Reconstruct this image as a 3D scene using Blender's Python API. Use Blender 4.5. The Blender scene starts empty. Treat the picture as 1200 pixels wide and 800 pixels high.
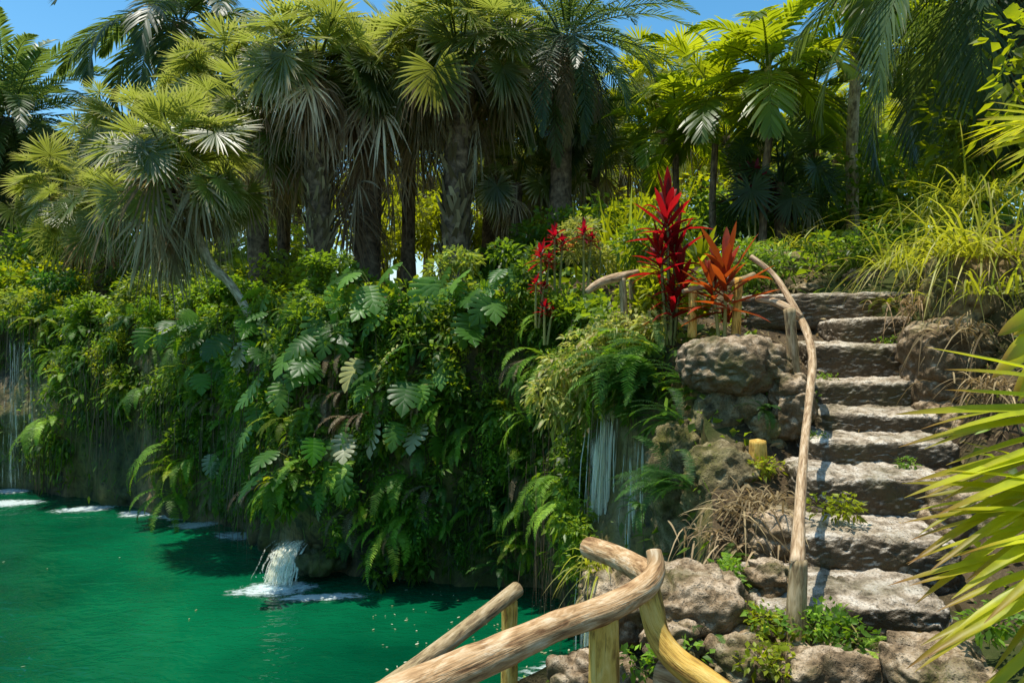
import bpy, math, random
import numpy as np
from mathutils import Matrix, Vector

random.seed(11)
rng = np.random.default_rng(11)
PI = math.pi
R = math.radians
C = bpy.context.scene.collection
CAMZ = 3.2          # eye height above the pool's surface (water lies at z = 0)
F = 800.0           # focal length for a picture 1200 wide
HY = 375.0          # row of the horizon

def P(px, py, Y):
    return np.array([(px - 600.0) / F * Y, Y, CAMZ + (HY - py) / F * Y])

def proj(V):
    return 600 + F * V[:, 0] / V[:, 1], HY - F * (V[:, 2] - CAMZ) / V[:, 1]

# ------------------------------------------------------------------ noise
def _h(ix, iy, iz, s):
    n = (ix * 374761393 + iy * 668265263 + iz * 2147483647 + s * 1274126177) & 0x7fffffff
    n = ((n ^ (n >> 13)) * 1274126177) & 0x7fffffff
    n = (n ^ (n >> 16)) & 0xffff
    return n / 65535.0

def vnoise(p, s=0):
    p = np.asarray(p, float)
    i = np.floor(p).astype(np.int64); f = p - i
    u = f * f * (3 - 2 * f)
    x, y, z = i[:, 0], i[:, 1], i[:, 2]
    r = 0
    for a in (0, 1):
        wa = u[:, 0] if a else 1 - u[:, 0]
        for b in (0, 1):
            wb = u[:, 1] if b else 1 - u[:, 1]
            for c in (0, 1):
                wc = u[:, 2] if c else 1 - u[:, 2]
                r = r + wa * wb * wc * _h(x + a, y + b, z + c, s)
    return r * 2 - 1

def fbm(p, o=4, s=0):
    r = 0; a = 1.0; t = 0
    p = np.asarray(p, float)
    for k in range(o):
        r = r + a * vnoise(p * (2 ** k) + 17.3 * k, s + k); t += a; a *= 0.5
    return r / t

# ------------------------------------------------------------------ materials
def newmat(name):
    m = bpy.data.materials.new(name); m.use_nodes = True
    nt = m.node_tree; nt.nodes.clear()
    return m, nt

class G:
    def __init__(s, nt): s.nt = nt
    def n(s, t, **kw):
        nd = s.nt.nodes.new(t)
        for k, v in kw.items():
            if k == 'props':
                for a, b in v.items(): setattr(nd, a, b)
            else:
                key = int(k[1:]) if k[0] == 'i' and k[1:].isdigit() else k.replace('_', ' ')
                if isinstance(v, bpy.types.NodeSocket): s.nt.links.new(v, nd.inputs[key])
                else: nd.inputs[key].default_value = v
        return nd
    def math(s, op, a, b=0.0, clamp=False):
        return s.n('ShaderNodeMath', props={'operation': op, 'use_clamp': clamp}, i0=a, i1=b).outputs[0]
    def mix(s, fac, a, b, blend='MIX'):
        nd = s.nt.nodes.new('ShaderNodeMix'); nd.data_type = 'RGBA'; nd.blend_type = blend
        for key, v in ((0, fac), (6, a), (7, b)):
            if isinstance(v, bpy.types.NodeSocket): s.nt.links.new(v, nd.inputs[key])
            else: nd.inputs[key].default_value = (v if not isinstance(v, tuple) or len(v) == 4 else (*v, 1))
        return nd.outputs[2]
    def ramp(s, fac, stops):
        nd = s.nt.nodes.new('ShaderNodeValToRGB'); s.nt.links.new(fac, nd.inputs[0])
        e = nd.color_ramp.elements
        while len(e) < len(stops): e.new(0.5)
        for k, (p_, c_) in enumerate(stops):
            e[k].position = p_; e[k].color = (*c_, 1) if len(c_) == 3 else c_
        return nd.outputs[0]
    def noise(s, vec, scale, detail=4, rough=0.55, dist=0.0):
        return s.n('ShaderNodeTexNoise', Vector=vec, Scale=scale, Detail=detail, Roughness=rough, Distortion=dist).outputs[0]
    def out(s, sh):
        o = s.nt.nodes.new('ShaderNodeOutputMaterial'); s.nt.links.new(sh, o.inputs[0])

def leaf_mat(name, dark, light, tip=None, tip_at=0.8, trans=0.4, rough=0.42, spec=0.4, tcol=None, objvar=0.35, mottle=0.0, mcol=None, pw=2.1):
    ga = 1.75 if max(light) < .3 else 1.4 if max(light) < .45 else 1.15
    sat = lambda c, k: tuple(min(.85, max(0, (sum(c) / 3 + (x - sum(c) / 3) * 1.08) * k)) for x in c)
    dark = sat(dark, ga * .5); light = sat(light, 1.35 * ga)  # dark end of the leaf colour lowered and light end raised, for stronger contrast
    if tcol: tcol = sat(tcol, 1.25 * (1 + (ga - 1) * .6))
    m, nt = newmat(name); g = G(nt)
    at = nt.nodes.new('ShaderNodeAttribute'); at.attribute_name = 'tint'
    sp = g.n('ShaderNodeSeparateColor', Color=at.outputs['Color'])
    r, gg, b = sp.outputs
    oi = nt.nodes.new('ShaderNodeObjectInfo')
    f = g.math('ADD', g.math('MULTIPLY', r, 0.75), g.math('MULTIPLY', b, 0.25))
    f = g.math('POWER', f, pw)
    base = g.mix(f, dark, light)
    if mottle > 0:
        ge = nt.nodes.new('ShaderNodeNewGeometry')
        nz = g.noise(ge.outputs['Position'], 14, 3)
        fm = g.math('MULTIPLY', g.math('SUBTRACT', nz, 0.5), 8, True)
        base = g.mix(g.math('MULTIPLY', fm, mottle), base, mcol or tip)
    if tip:
        tf = g.math('DIVIDE', g.math('SUBTRACT', gg, tip_at), max(0.02, 1.0 - tip_at), True)
        base = g.mix(g.math('MULTIPLY', tf, g.math('ADD', 0.35, b)), base, tip)
    v = g.math('ADD', g.math('MULTIPLY', g.math('SUBTRACT', oi.outputs['Random'], 0.5), objvar * 2), 1.0)
    base = g.n('ShaderNodeHueSaturation', Color=base, Value=v, Hue=g.math('ADD', 0.5, g.math('MULTIPLY', g.math('SUBTRACT', oi.outputs['Random'], 0.5), -0.03))).outputs[0]
    pr = g.n('ShaderNodeBsdfPrincipled', Base_Color=base, Roughness=rough, Specular_IOR_Level=spec)
    tc = g.mix(0.65, base, tcol or (light[0] * 1.5, light[1] * 1.5, light[2] * 0.7))
    tl = g.n('ShaderNodeBsdfTranslucent', Color=tc)
    g.out(g.n('ShaderNodeMixShader', i0=trans, i1=pr.outputs[0], i2=tl.outputs[0]).outputs[0])
    return m

def rock_mat(name, light, mid, dark, moss=0.4, mosscol=(0.045, 0.06, 0.012), scale=1.0, side=0.6, sidecol=(0.045, 0.036, 0.022), bump=0.6):
    m, nt = newmat(name); g = G(nt)
    ge = nt.nodes.new('ShaderNodeNewGeometry')
    pos = ge.outputs['Position']
    n1 = g.noise(pos, 5 * scale, 9, 0.62)
    n2 = g.noise(pos, 1.6 * scale, 4, 0.5)
    n3 = g.noise(pos, 38 * scale, 5, 0.65)
    vo = g.n('ShaderNodeTexVoronoi', Vector=pos, Scale=30 * scale).outputs['Distance']
    col = g.ramp(n1, [(0.32, dark), (0.47, mid), (0.6, light)])
    spk = g.math('MULTIPLY', g.math('SUBTRACT', 0.5, n3), 5.5, True)
    col = g.mix(g.math('MULTIPLY', spk, 0.75), col, dark)
    pit = g.math('SUBTRACT', 1.0, g.math('MULTIPLY', vo, 3.2), True)
    pitf = g.math('MULTIPLY', pit, g.math('MULTIPLY', g.math('SUBTRACT', n1, 0.42), 4, True))
    col = g.mix(g.math('MULTIPLY', pitf, 0.8), col, (dark[0] * .5, dark[1] * .5, dark[2] * .5))
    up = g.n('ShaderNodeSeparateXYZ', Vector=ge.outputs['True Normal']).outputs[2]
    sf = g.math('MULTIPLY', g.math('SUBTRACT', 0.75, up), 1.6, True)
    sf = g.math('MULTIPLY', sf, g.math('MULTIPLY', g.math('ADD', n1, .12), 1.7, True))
    col = g.mix(g.math('MULTIPLY', sf, side), col, sidecol)  # steep faces coloured darker by slope, deepening the shade on risers
    mf = g.math('MULTIPLY', g.math('SUBTRACT', n2, 0.5), 7, True)
    mf = g.math('MULTIPLY', mf, g.math('MULTIPLY', g.math('SUBTRACT', n3, 0.3), 3, True))
    col = g.mix(g.math('MULTIPLY', mf, moss), col, mosscol)
    h = g.math('ADD', g.math('MULTIPLY', n1, 1.6), g.math('ADD', g.math('MULTIPLY', n3, 0.55), g.math('MULTIPLY', pit, -0.3)))
    bp = g.n('ShaderNodeBump', Strength=bump, Distance=0.05 / scale, Height=h)
    pr = g.n('ShaderNodeBsdfPrincipled', Base_Color=col, Roughness=0.9, Specular_IOR_Level=0.2, Normal=bp.outputs[0])
    g.out(pr.outputs[0])
    return m

def wood_mat(name, light, mid, dark, lichen=None):
    # 'tint' on a tube holds (cos, sin, metres along the log)
    m, nt = newmat(name); g = G(nt)
    at = nt.nodes.new('ShaderNodeAttribute'); at.attribute_name = 'tint'
    mp = g.n('ShaderNodeMapping', Vector=at.outputs['Vector'], Scale=(1.0, 1.0, 4.5))
    mp2 = g.n('ShaderNodeMapping', Vector=at.outputs['Vector'], Scale=(1.0, 1.0, 7.0))
    mp3 = g.n('ShaderNodeMapping', Vector=at.outputs['Vector'], Scale=(3.2, 3.2, 2.6))
    a = g.noise(mp.outputs[0], 1.8, 6, 0.6, 0.8)
    b = g.noise(mp2.outputs[0], 1.1, 5, 0.65)
    c = g.noise(mp3.outputs[0], 3.0, 3, 0.5, 0.4)
    col = g.ramp(g.math('ADD', g.math('MULTIPLY', a, 0.6), g.math('MULTIPLY', b, 0.4)), [(0.38, dark), (0.49, mid), (0.62, light)])
    crack = g.math('MULTIPLY', g.math('SUBTRACT', 0.36, c), 14, True)
    col = g.mix(g.math('MULTIPLY', crack, 0.65), col, (dark[0] * .6, dark[1] * .6, dark[2] * .6))
    if lichen:
        lf = g.math('MULTIPLY', g.math('SUBTRACT', b, 0.56), 9, True)
        col = g.mix(g.math('MULTIPLY', lf, 0.6), col, lichen)
    h = g.math('ADD', a, g.math('MULTIPLY', c, 0.6))
    bp = g.n('ShaderNodeBump', Strength=0.55, Distance=0.012, Height=h)
    pr = g.n('ShaderNodeBsdfPrincipled', Base_Color=col, Roughness=0.75, Specular_IOR_Level=0.25, Normal=bp.outputs[0])
    g.out(pr.outputs[0])
    return m

def soil_mat():
    m, nt = newmat('soil'); g = G(nt)
    ge = nt.nodes.new('ShaderNodeNewGeometry'); pos = ge.outputs['Position']
    n1 = g.noise(pos, 2.2, 8, 0.65); n2 = g.noise(pos, 26, 6, 0.7); n3 = g.noise(pos, 0.9, 3)
    col = g.ramp(n1, [(0.35, (0.03, 0.02, 0.011)), (0.5, (0.085, 0.06, 0.033)), (0.66, (0.17, 0.125, 0.07))])
    lit = g.math('MULTIPLY', g.math('SUBTRACT', n2, 0.55), 9, True)
    col = g.mix(g.math('MULTIPLY', lit, 0.7), col, (0.26, 0.19, 0.1))
    gf = g.math('MULTIPLY', g.math('SUBTRACT', n3, 0.48), 8, True)
    col = g.mix(g.math('MULTIPLY', gf, 0.75), col, (0.05, 0.075, 0.014))
    bp = g.n('ShaderNodeBump', Strength=0.8, Distance=0.05, Height=g.math('ADD', n1, g.math('MULTIPLY', n2, 0.6)))
    pr = g.n('ShaderNodeBsdfPrincipled', Base_Color=col, Roughness=0.95, Specular_IOR_Level=0.15, Normal=bp.outputs[0])
    g.out(pr.outputs[0]); return m

def cliff_mat():
    m, nt = newmat('cliff_rock'); g = G(nt)
    ge = nt.nodes.new('ShaderNodeNewGeometry'); pos = ge.outputs['Position']
    st = g.n('ShaderNodeMapping', Vector=pos, Scale=(1.0, 1.0, 0.35)).outputs[0]
    n1 = g.noise(st, 1.7, 8, 0.62); n2 = g.noise(pos, 11, 8, 0.68); n3 = g.noise(st, 0.8, 4)
    col = g.ramp(n1, [(0.33, (0.02, 0.018, 0.01)), (0.46, (0.09, 0.075, 0.04)), (0.56, (0.32, 0.21, 0.08)), (0.68, (0.42, 0.34, 0.2))])
    mf = g.math('MULTIPLY', g.math('SUBTRACT', n3, 0.44), 7, True)
    mf = g.math('MULTIPLY', mf, g.math('MULTIPLY', n2, 1.6, True))
    col = g.mix(g.math('MULTIPLY', mf, 0.75), col, (0.11, 0.125, 0.016))
    sp = g.math('MULTIPLY', g.math('SUBTRACT', 0.5, n2), 6, True)
    col = g.mix(g.math('MULTIPLY', sp, 0.7), col, (0.012, 0.011, 0.006))
    bp = g.n('ShaderNodeBump', Strength=0.9, Distance=0.08, Height=g.math('ADD', g.math('MULTIPLY', n1, 1.4), g.math('MULTIPLY', n2, 0.7)))
    pr = g.n('ShaderNodeBsdfPrincipled', Base_Color=col, Roughness=0.62, Specular_IOR_Level=0.35, Normal=bp.outputs[0])
    g.out(pr.outputs[0]); return m

def water_mat():
    m, nt = newmat('pool_water'); g = G(nt)
    ge = nt.nodes.new('ShaderNodeNewGeometry'); pos = ge.outputs['Position']
    mp = g.n('ShaderNodeMapping', Vector=pos, Scale=(1.0, 1.7, 1.0), Rotation=(0, 0, 0.35)).outputs[0]
    a = g.noise(mp, 2.2, 3, 0.5, 0.6); b = g.noise(mp, 7, 2, 0.5, 0.4); c = g.noise(pos, 0.35, 3)
    h = g.math('ADD', a, g.math('MULTIPLY', b, 0.35))
    bp = g.n('ShaderNodeBump', Strength=0.4, Distance=0.1, Height=h)
    col = g.ramp(c, [(0.34, (0.0, 0.042, 0.018)), (0.66, (0.002, 0.13, 0.048))])
    pr = g.n('ShaderNodeBsdfPrincipled', Base_Color=col, Roughness=0.04, IOR=1.33, Specular_IOR_Level=0.5, Normal=bp.outputs[0])
    g.out(pr.outputs[0]); return m

def foam_mat(name, dens=0.5, scale=16, col=(0.8, 0.95, 0.92), stretch=(1, 1, 1), trans=0.3):
    m, nt = newmat(name); g = G(nt)
    ge = nt.nodes.new('ShaderNodeNewGeometry')
    at = nt.nodes.new('ShaderNodeAttribute'); at.attribute_name = 'tint'
    r = g.n('ShaderNodeSeparateColor', Color=at.outputs['Color']).outputs[0]
    mp = g.n('ShaderNodeMapping', Vector=ge.outputs['Position'], Scale=stretch).outputs[0]
    n = g.noise(mp, scale, 6, 0.7, 0.4)
    a = g.math('MULTIPLY', g.math('SUBTRACT', g.math('ADD', n, g.math('MULTIPLY', r, 0.45)), 1.28 - dens), 5.0, True)
    a = g.math('MULTIPLY', a, g.math('MULTIPLY', r, 2.5, True))
    pr = g.n('ShaderNodeBsdfPrincipled', Base_Color=(*col, 1), Roughness=0.35)
    tl = g.n('ShaderNodeBsdfTranslucent', Color=(*col, 1))
    s1 = g.n('ShaderNodeMixShader', i0=trans, i1=pr.outputs[0], i2=tl.outputs[0])
    tr = g.n('ShaderNodeBsdfTransparent')
    g.out(g.n('ShaderNodeMixShader', i0=a, i1=tr.outputs[0], i2=s1.outputs[0]).outputs[0])
    return m

M = {}
M['sabal'] = leaf_mat('fan_leaf', (0.035, 0.065, 0.016), (0.15, 0.185, 0.045), tip=(0.66, 0.54, 0.3), tip_at=0.56, trans=0.43, rough=0.36, spec=0.55, tcol=(0.36, 0.39, 0.06), pw=1.8)
M['sabal_dead'] = leaf_mat('dead_fan_leaf', (0.24, 0.17, 0.1), (0.6, 0.48, 0.32), trans=0.35, rough=0.85, spec=0.1, tcol=(0.6, 0.42, 0.2))  # lightened and warmed to offset bluish shade on the hanging fronds
M['date'] = leaf_mat('feather_leaf', (0.03, 0.06, 0.022), (0.09, 0.13, 0.05), tip=(0.16, 0.16, 0.06), trans=0.32, rough=0.4, spec=0.3, tcol=(0.24, 0.32, 0.05))
M['areca'] = leaf_mat('bright_feather_leaf', (0.045, 0.1, 0.014), (0.15, 0.22, 0.03), tip=(0.36, 0.28, 0.08), trans=0.5, rough=0.35, spec=0.45, tcol=(0.42, 0.58, 0.03))
M['fern'] = leaf_mat('fern_leaf', (0.04, 0.1, 0.014), (0.13, 0.22, 0.03), tip=(0.18, 0.2, 0.03), trans=0.42, rough=0.5, spec=0.3, tcol=(0.3, 0.52, 0.03), objvar=0.5)
M['fern_dark'] = leaf_mat('dark_fern_leaf', (0.018, 0.055, 0.012), (0.07, 0.14, 0.03), trans=0.35, rough=0.5, spec=0.3, tcol=(0.16, 0.34, 0.03), objvar=0.5)
M['fern_yellow'] = leaf_mat('yellow_fern_leaf', (0.1, 0.15, 0.015), (0.27, 0.33, 0.035), trans=0.45, rough=0.5, spec=0.3, tcol=(0.55, 0.66, 0.03), objvar=0.4)
M['monstera'] = leaf_mat('split_leaf', (0.045, 0.12, 0.02), (0.12, 0.24, 0.045), trans=0.35, rough=0.42, spec=0.35, tcol=(0.3, 0.52, 0.03), objvar=0.55)
M['pale'] = leaf_mat('pale_leaf', (0.5, 0.5, 0.26), (0.72, 0.7, 0.42), trans=0.35, rough=0.4, spec=0.4, objvar=0.15)
M['brightleaf'] = leaf_mat('sunlit_leaf', (0.07, 0.2, 0.015), (0.12, 0.3, 0.03), trans=0.5, rough=0.35, spec=0.4, tcol=(0.25, 0.6, 0.03), objvar=0.2)
M['creeper'] = leaf_mat('creeper_leaf', (0.03, 0.06, 0.01), (0.12, 0.17, 0.025), trans=0.4, rough=0.45, spec=0.35, tcol=(0.28, 0.42, 0.03))
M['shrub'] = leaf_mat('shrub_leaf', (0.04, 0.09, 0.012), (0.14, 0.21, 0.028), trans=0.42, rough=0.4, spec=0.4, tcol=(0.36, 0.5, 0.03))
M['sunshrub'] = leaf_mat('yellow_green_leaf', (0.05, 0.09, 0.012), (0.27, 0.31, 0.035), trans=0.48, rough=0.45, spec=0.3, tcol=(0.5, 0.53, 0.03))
M['croton'] = leaf_mat('variegated_leaf', (0.24, 0.32, 0.06), (0.64, 0.62, 0.2), trans=0.42, rough=0.45, spec=0.3, tcol=(0.72, 0.74, 0.1), mottle=0.55, mcol=(0.5, 0.26, 0.17))
M['red'] = leaf_mat('red_leaf', (0.07, 0.006, 0.012), (0.3, 0.012, 0.022), tip=(0.42, 0.04, 0.03), trans=0.45, rough=0.42, spec=0.35, tcol=(0.6, 0.02, 0.03), objvar=0.15, mottle=0.45, mcol=(0.06, 0.012, 0.012))
M['redorange'] = leaf_mat('bronze_red_leaf', (0.03, 0.008, 0.014), (0.26, 0.04, 0.012), tip=(0.4, 0.09, 0.025), tip_at=0.6, trans=0.42, rough=0.4, spec=0.4, tcol=(0.5, 0.1, 0.02), objvar=0.1, mottle=0.5, mcol=(0.05, 0.03, 0.015), pw=1.5)
M['purple'] = leaf_mat('purple_leaf', (0.03, 0.006, 0.012), (0.12, 0.015, 0.025), trans=0.3, rough=0.35, spec=0.4, objvar=0.2)
M['grass'] = leaf_mat('long_grass', (0.2, 0.24, 0.02), (0.46, 0.47, 0.07), tip=(0.55, 0.44, 0.18), tip_at=0.6, trans=0.45, rough=0.45, spec=0.35, tcol=(0.8, 0.8, 0.06), objvar=0.2)
M['drygrass'] = leaf_mat('dry_grass', (0.14, 0.1, 0.05), (0.38, 0.29, 0.16), trans=0.3, rough=0.7, spec=0.2, tcol=(0.4, 0.28, 0.12))
M['nearfan'] = leaf_mat('yellow_fan_leaf', (0.42, 0.4, 0.02), (0.68, 0.6, 0.06), tip=(0.32, 0.13, 0.035), tip_at=0.78, trans=0.5, rough=0.4, spec=0.4, tcol=(0.85, 0.74, 0.03), objvar=0.05, mottle=0.45, mcol=(0.24, 0.32, 0.02), pw=1.0)  # brighter yellows with darker green mottling over the blades
M['farleaf'] = leaf_mat('far_leaf', (0.1, 0.13, 0.015), (0.34, 0.36, 0.05), trans=0.52, rough=0.5, spec=0.25, tcol=(0.8, 0.78, 0.04))  # albedo pushed up and yellowed so the backlit distance looks bright
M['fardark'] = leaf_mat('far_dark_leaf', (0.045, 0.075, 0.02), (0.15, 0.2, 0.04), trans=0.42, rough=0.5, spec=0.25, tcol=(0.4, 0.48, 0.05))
M['trunk'] = wood_mat('palm_bark', (0.3, 0.21, 0.12), (0.15, 0.1, 0.055), (0.045, 0.03, 0.016))
M['boot'] = leaf_mat('palm_boot', (0.22, 0.155, 0.08), (0.5, 0.4, 0.24), trans=0.05, rough=0.9, spec=0.1)
M['greytrunk'] = wood_mat('grey_palm_bark', (0.72, 0.58, 0.36), (0.46, 0.35, 0.2), (0.16, 0.115, 0.06), lichen=(0.74, 0.64, 0.42))  # bark tinted pale tan to show sun on the leaning trunk
M['stem'] = leaf_mat('plant_stem', (0.05, 0.06, 0.015), (0.13, 0.12, 0.04), trans=0.05, rough=0.6, spec=0.25)
M['bark'] = wood_mat('tree_bark', (0.17, 0.14, 0.1), (0.09, 0.07, 0.045), (0.03, 0.024, 0.015))
M['log'] = wood_mat('weathered_log', (0.8, 0.6, 0.36), (0.52, 0.31, 0.14), (0.2, 0.1, 0.04), lichen=(0.82, 0.68, 0.48))
M['post'] = wood_mat('yellow_post_wood', (0.85, 0.58, 0.17), (0.7, 0.42, 0.08), (0.28, 0.14, 0.03))  # golden tones boosted to carry the sunlight seen on the posts
M['greypost'] = wood_mat('grey_post_wood', (0.6, 0.46, 0.27), (0.38, 0.27, 0.13), (0.12, 0.075, 0.04))
M['rail'] = wood_mat('grey_rail_wood', (0.74, 0.56, 0.36), (0.48, 0.32, 0.17), (0.18, 0.1, 0.05))
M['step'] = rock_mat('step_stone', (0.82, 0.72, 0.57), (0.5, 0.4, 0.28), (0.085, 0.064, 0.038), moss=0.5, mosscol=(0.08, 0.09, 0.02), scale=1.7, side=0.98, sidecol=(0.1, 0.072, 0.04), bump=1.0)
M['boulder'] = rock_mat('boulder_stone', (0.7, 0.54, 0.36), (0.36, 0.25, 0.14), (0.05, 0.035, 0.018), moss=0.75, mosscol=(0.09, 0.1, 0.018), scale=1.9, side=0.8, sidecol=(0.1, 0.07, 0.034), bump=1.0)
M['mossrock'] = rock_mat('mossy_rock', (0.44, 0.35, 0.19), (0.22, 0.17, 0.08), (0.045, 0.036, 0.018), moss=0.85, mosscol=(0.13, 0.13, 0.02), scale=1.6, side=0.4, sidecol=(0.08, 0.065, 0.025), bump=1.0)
M['soil'] = soil_mat(); M['cliff'] = cliff_mat(); M['water'] = water_mat()
M['foam'] = foam_mat('white_foam', 0.68, 13, col=(0.85, 0.97, 0.95), stretch=(0.7, 1.6, 1))
M['fall'] = foam_mat('falling_water', 0.64, 1.0, col=(1.0, 0.98, 0.8), stretch=(50, 50, 1.2), trans=0.3)  # base colour warmed to cancel blue skylight in the cliff's shade
M['root'] = leaf_mat('hanging_root', (0.03, 0.022, 0.011), (0.1, 0.075, 0.042), trans=0.05, rough=0.9, spec=0.1)

# ------------------------------------------------------------------ mesh building
class MB:
    def __init__(s): s.V = []; s.Q = []; s.T = []; s.n = 0; s.mi = []
    def add(s, V, Q, T=None):
        V = np.asarray(V, float).reshape(-1, 3); Q = np.asarray(Q, np.int64).reshape(-1, 4)
        if T is None: T = np.tile(np.array([[.5, .5, .5]]), (len(V), 1))
        s.V.append(V); s.Q.append(np.where(Q >= 0, Q + s.n, -1)); s.T.append(np.asarray(T, float).reshape(-1, 3)); s.n += len(V)
    def xform(s, fn): s.V = [fn(v) for v in s.V]
    def mesh(s, name, mat, smooth=False):
        V = np.concatenate(s.V); Q = np.concatenate(s.Q); T = np.concatenate(s.T)
        tri = Q[:, 3] < 0
        tot = np.where(tri, 3, 4)
        start = np.concatenate([[0], np.cumsum(tot)[:-1]])
        flat = Q.reshape(-1); flat = flat[flat >= 0]
        me = bpy.data.meshes.new(name)
        me.vertices.add(len(V)); me.vertices.foreach_set('co', V.astype(np.float32).ravel())
        me.loops.add(len(flat)); me.loops.foreach_set('vertex_index', flat.astype(np.int32))
        me.polygons.add(len(Q)); me.polygons.foreach_set('loop_start', start.astype(np.int32))
        me.polygons.foreach_set('loop_total', tot.astype(np.int32))
        a = me.attributes.new('tint', 'FLOAT_COLOR', 'POINT')
        a.data.foreach_set('color', np.c_[T, np.ones(len(T))].astype(np.float32).ravel())
        me.update(calc_edges=True); me.validate()
        if smooth: me.polygons.foreach_set('use_smooth', np.ones(len(me.polygons), bool))
        me.materials.append(mat)
        return me
    def build(s, name, mat, parent=None, smooth=False, loc=None):
        return link(name, s.mesh(name, mat, smooth), parent, loc)

def link(name, me, parent=None, loc=None):
    o = bpy.data.objects.new(name, me); C.objects.link(o)
    if parent is not None: o.parent = parent
    if loc is not None: o.location = tuple(float(x) for x in loc)
    return o

def tag(o, label, cat, group=None, kind=None):
    o['label'] = label; o['category'] = cat
    if group: o['group'] = group
    if kind: o['kind'] = kind
    return o

def thing(name, label, cat, loc=(0, 0, 0), rotz=0.0, group=None):
    o = bpy.data.objects.new(name, None); C.objects.link(o)
    o.location = tuple(float(x) for x in loc); o.rotation_euler = (0, 0, rotz)
    o.empty_display_size = 0.1
    return tag(o, label, cat, group)

def dup(root, label, loc, rotz=0.0, scale=1.0, group=None):
    r = root.copy(); C.objects.link(r)
    r.location = tuple(float(x) for x in loc); r.rotation_euler = (0, 0, rotz); r.scale = (scale,) * 3
    r['label'] = label
    if group: r['group'] = group
    for ch in list(root.children):
        c = ch.copy(); C.objects.link(c); c.parent = r
    return r

def nrm(v):
    v = np.asarray(v, float)
    return v / np.maximum(np.linalg.norm(v, axis=-1, keepdims=True), 1e-9)

def tube(mb, pts, rad, seg=10, rough=0.0, seed=0, caps=True, sub=1):
    pts = np.asarray(pts, float); rad = np.asarray(rad, float)
    if sub > 1:                                   # Catmull-Rom resample
        n = len(pts); out = []; ro = []
        for i in range(n - 1):
            p0, p1, p2, p3 = pts[max(i - 1, 0)], pts[i], pts[i + 1], pts[min(i + 2, n - 1)]
            for k in range(sub):
                t = k / sub
                out.append(0.5 * ((2 * p1) + (p2 - p0) * t + (2 * p0 - 5 * p1 + 4 * p2 - p3) * t * t + (3 * p1 - p0 - 3 * p2 + p3) * t ** 3))
                ro.append(rad[i] * (1 - t) + rad[i + 1] * t)
        out.append(pts[-1]); ro.append(rad[-1]); pts = np.array(out); rad = np.array(ro)
    n = len(pts)
    d = np.gradient(pts, axis=0); d = nrm(d)
    s = np.concatenate([[0], np.cumsum(np.linalg.norm(np.diff(pts, axis=0), axis=1))])
    ref = np.array([0, 0, 1.0]) if abs(d[:, 2]).mean() < 0.8 else np.array([0, 1.0, 0])
    u = nrm(np.cross(d, ref)); v = np.cross(d, u)
    th = np.arange(seg) / seg * 2 * PI
    V = pts[:, None] + rad[:, None, None] * (np.cos(th)[None, :, None] * u[:, None] + np.sin(th)[None, :, None] * v[:, None])
    if rough > 0:
        nv = fbm(V.reshape(-1, 3) * (0.25 / max(rad.mean(), .005)) + seed * 7.1, 3, seed).reshape(n, seg, 1)
        V = pts[:, None] + (V - pts[:, None]) * (1 + rough * 1.8 * nv)
    T = np.empty((n, seg, 3)); T[..., 0] = np.cos(th)[None]; T[..., 1] = np.sin(th)[None]; T[..., 2] = s[:, None] + seed * 3.3
    i = np.arange(n - 1)[:, None]; j = np.arange(seg)[None]; j2 = (j + 1) % seg
    Q = np.stack([i * seg + j, i * seg + j2, (i + 1) * seg + j2, (i + 1) * seg + j], -1).reshape(-1, 4)
    V = V.reshape(-1, 3); T = T.reshape(-1, 3)
    if caps:
        k = len(V)
        V = np.vstack([V, pts[0] - d[0] * rad[0] * .25, pts[-1] + d[-1] * rad[-1] * .25]); T = np.vstack([T, T[0] * [0, 0, 1], T[-1] * [0, 0, 1]])
        jj = np.arange(seg)
        c0 = np.stack([np.full(seg, k), (jj + 1) % seg, jj, np.full(seg, -1)], -1)
        c1 = np.stack([np.full(seg, k + 1), (n - 1) * seg + jj, (n - 1) * seg + (jj + 1) % seg, np.full(seg, -1)], -1)
        Q = np.vstack([Q, c0, c1])
    mb.add(V, Q, T)

def strips(mb, base, d, side, L, W, prof, droop=0.0, fold=0.0, r=None, b=None, lift=None, curl=None):
    """n tapered blades at once: base, direction, side vectors (n,3); L, W, droop (n,)."""
    base = np.asarray(base, float); n = len(base)
    d = nrm(d); side = nrm(side)
    L = np.broadcast_to(L, (n,)).astype(float); W = np.broadcast_to(W, (n,)).astype(float); droop = np.broadcast_to(droop, (n,)).astype(float)
    t = np.array([p_[0] for p_ in prof]); w = np.array([p_[1] for p_ in prof]); S = len(t)
    nv = np.cross(side, d)
    c = base[:, None] + d[:, None] * (L[:, None] * t)[..., None]
    c[..., 2] -= (droop * L)[:, None] * (t ** 2)[None]
    if curl is not None:
        c += nv[:, None] * (np.broadcast_to(curl, (n,))[:, None] * L[:, None] * (t ** 2)[None])[..., None]
    hw = (W[:, None] * w[None] * 0.5)[..., None]
    lft = c - side[:, None] * hw; rgt = c + side[:, None] * hw
    r = rng.random(n) if r is None else np.broadcast_to(r, (n,))
    b = rng.random(n) if b is None else np.broadcast_to(b, (n,))
    if fold != 0:
        mid = c - nv[:, None] * hw * (2 * fold)
        V = np.stack([lft, mid, rgt], 2); K = 3
    else:
        V = np.stack([lft, rgt], 2); K = 2
    T = np.empty((n, S, K, 3)); T[..., 0] = r[:, None, None]; T[..., 1] = t[None, :, None]; T[..., 2] = b[:, None, None]
    o = np.arange(n)[:, None, None] * (S * K); i = np.arange(S - 1)[None, :, None] * K; k = np.arange(K - 1)[None, None]
    a = o + i + k
    Q = np.stack([a, a + 1, a + K + 1, a + K], -1).reshape(-1, 4)
    mb.add(V.reshape(-1, 3), Q, T.reshape(-1, 3))

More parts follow.
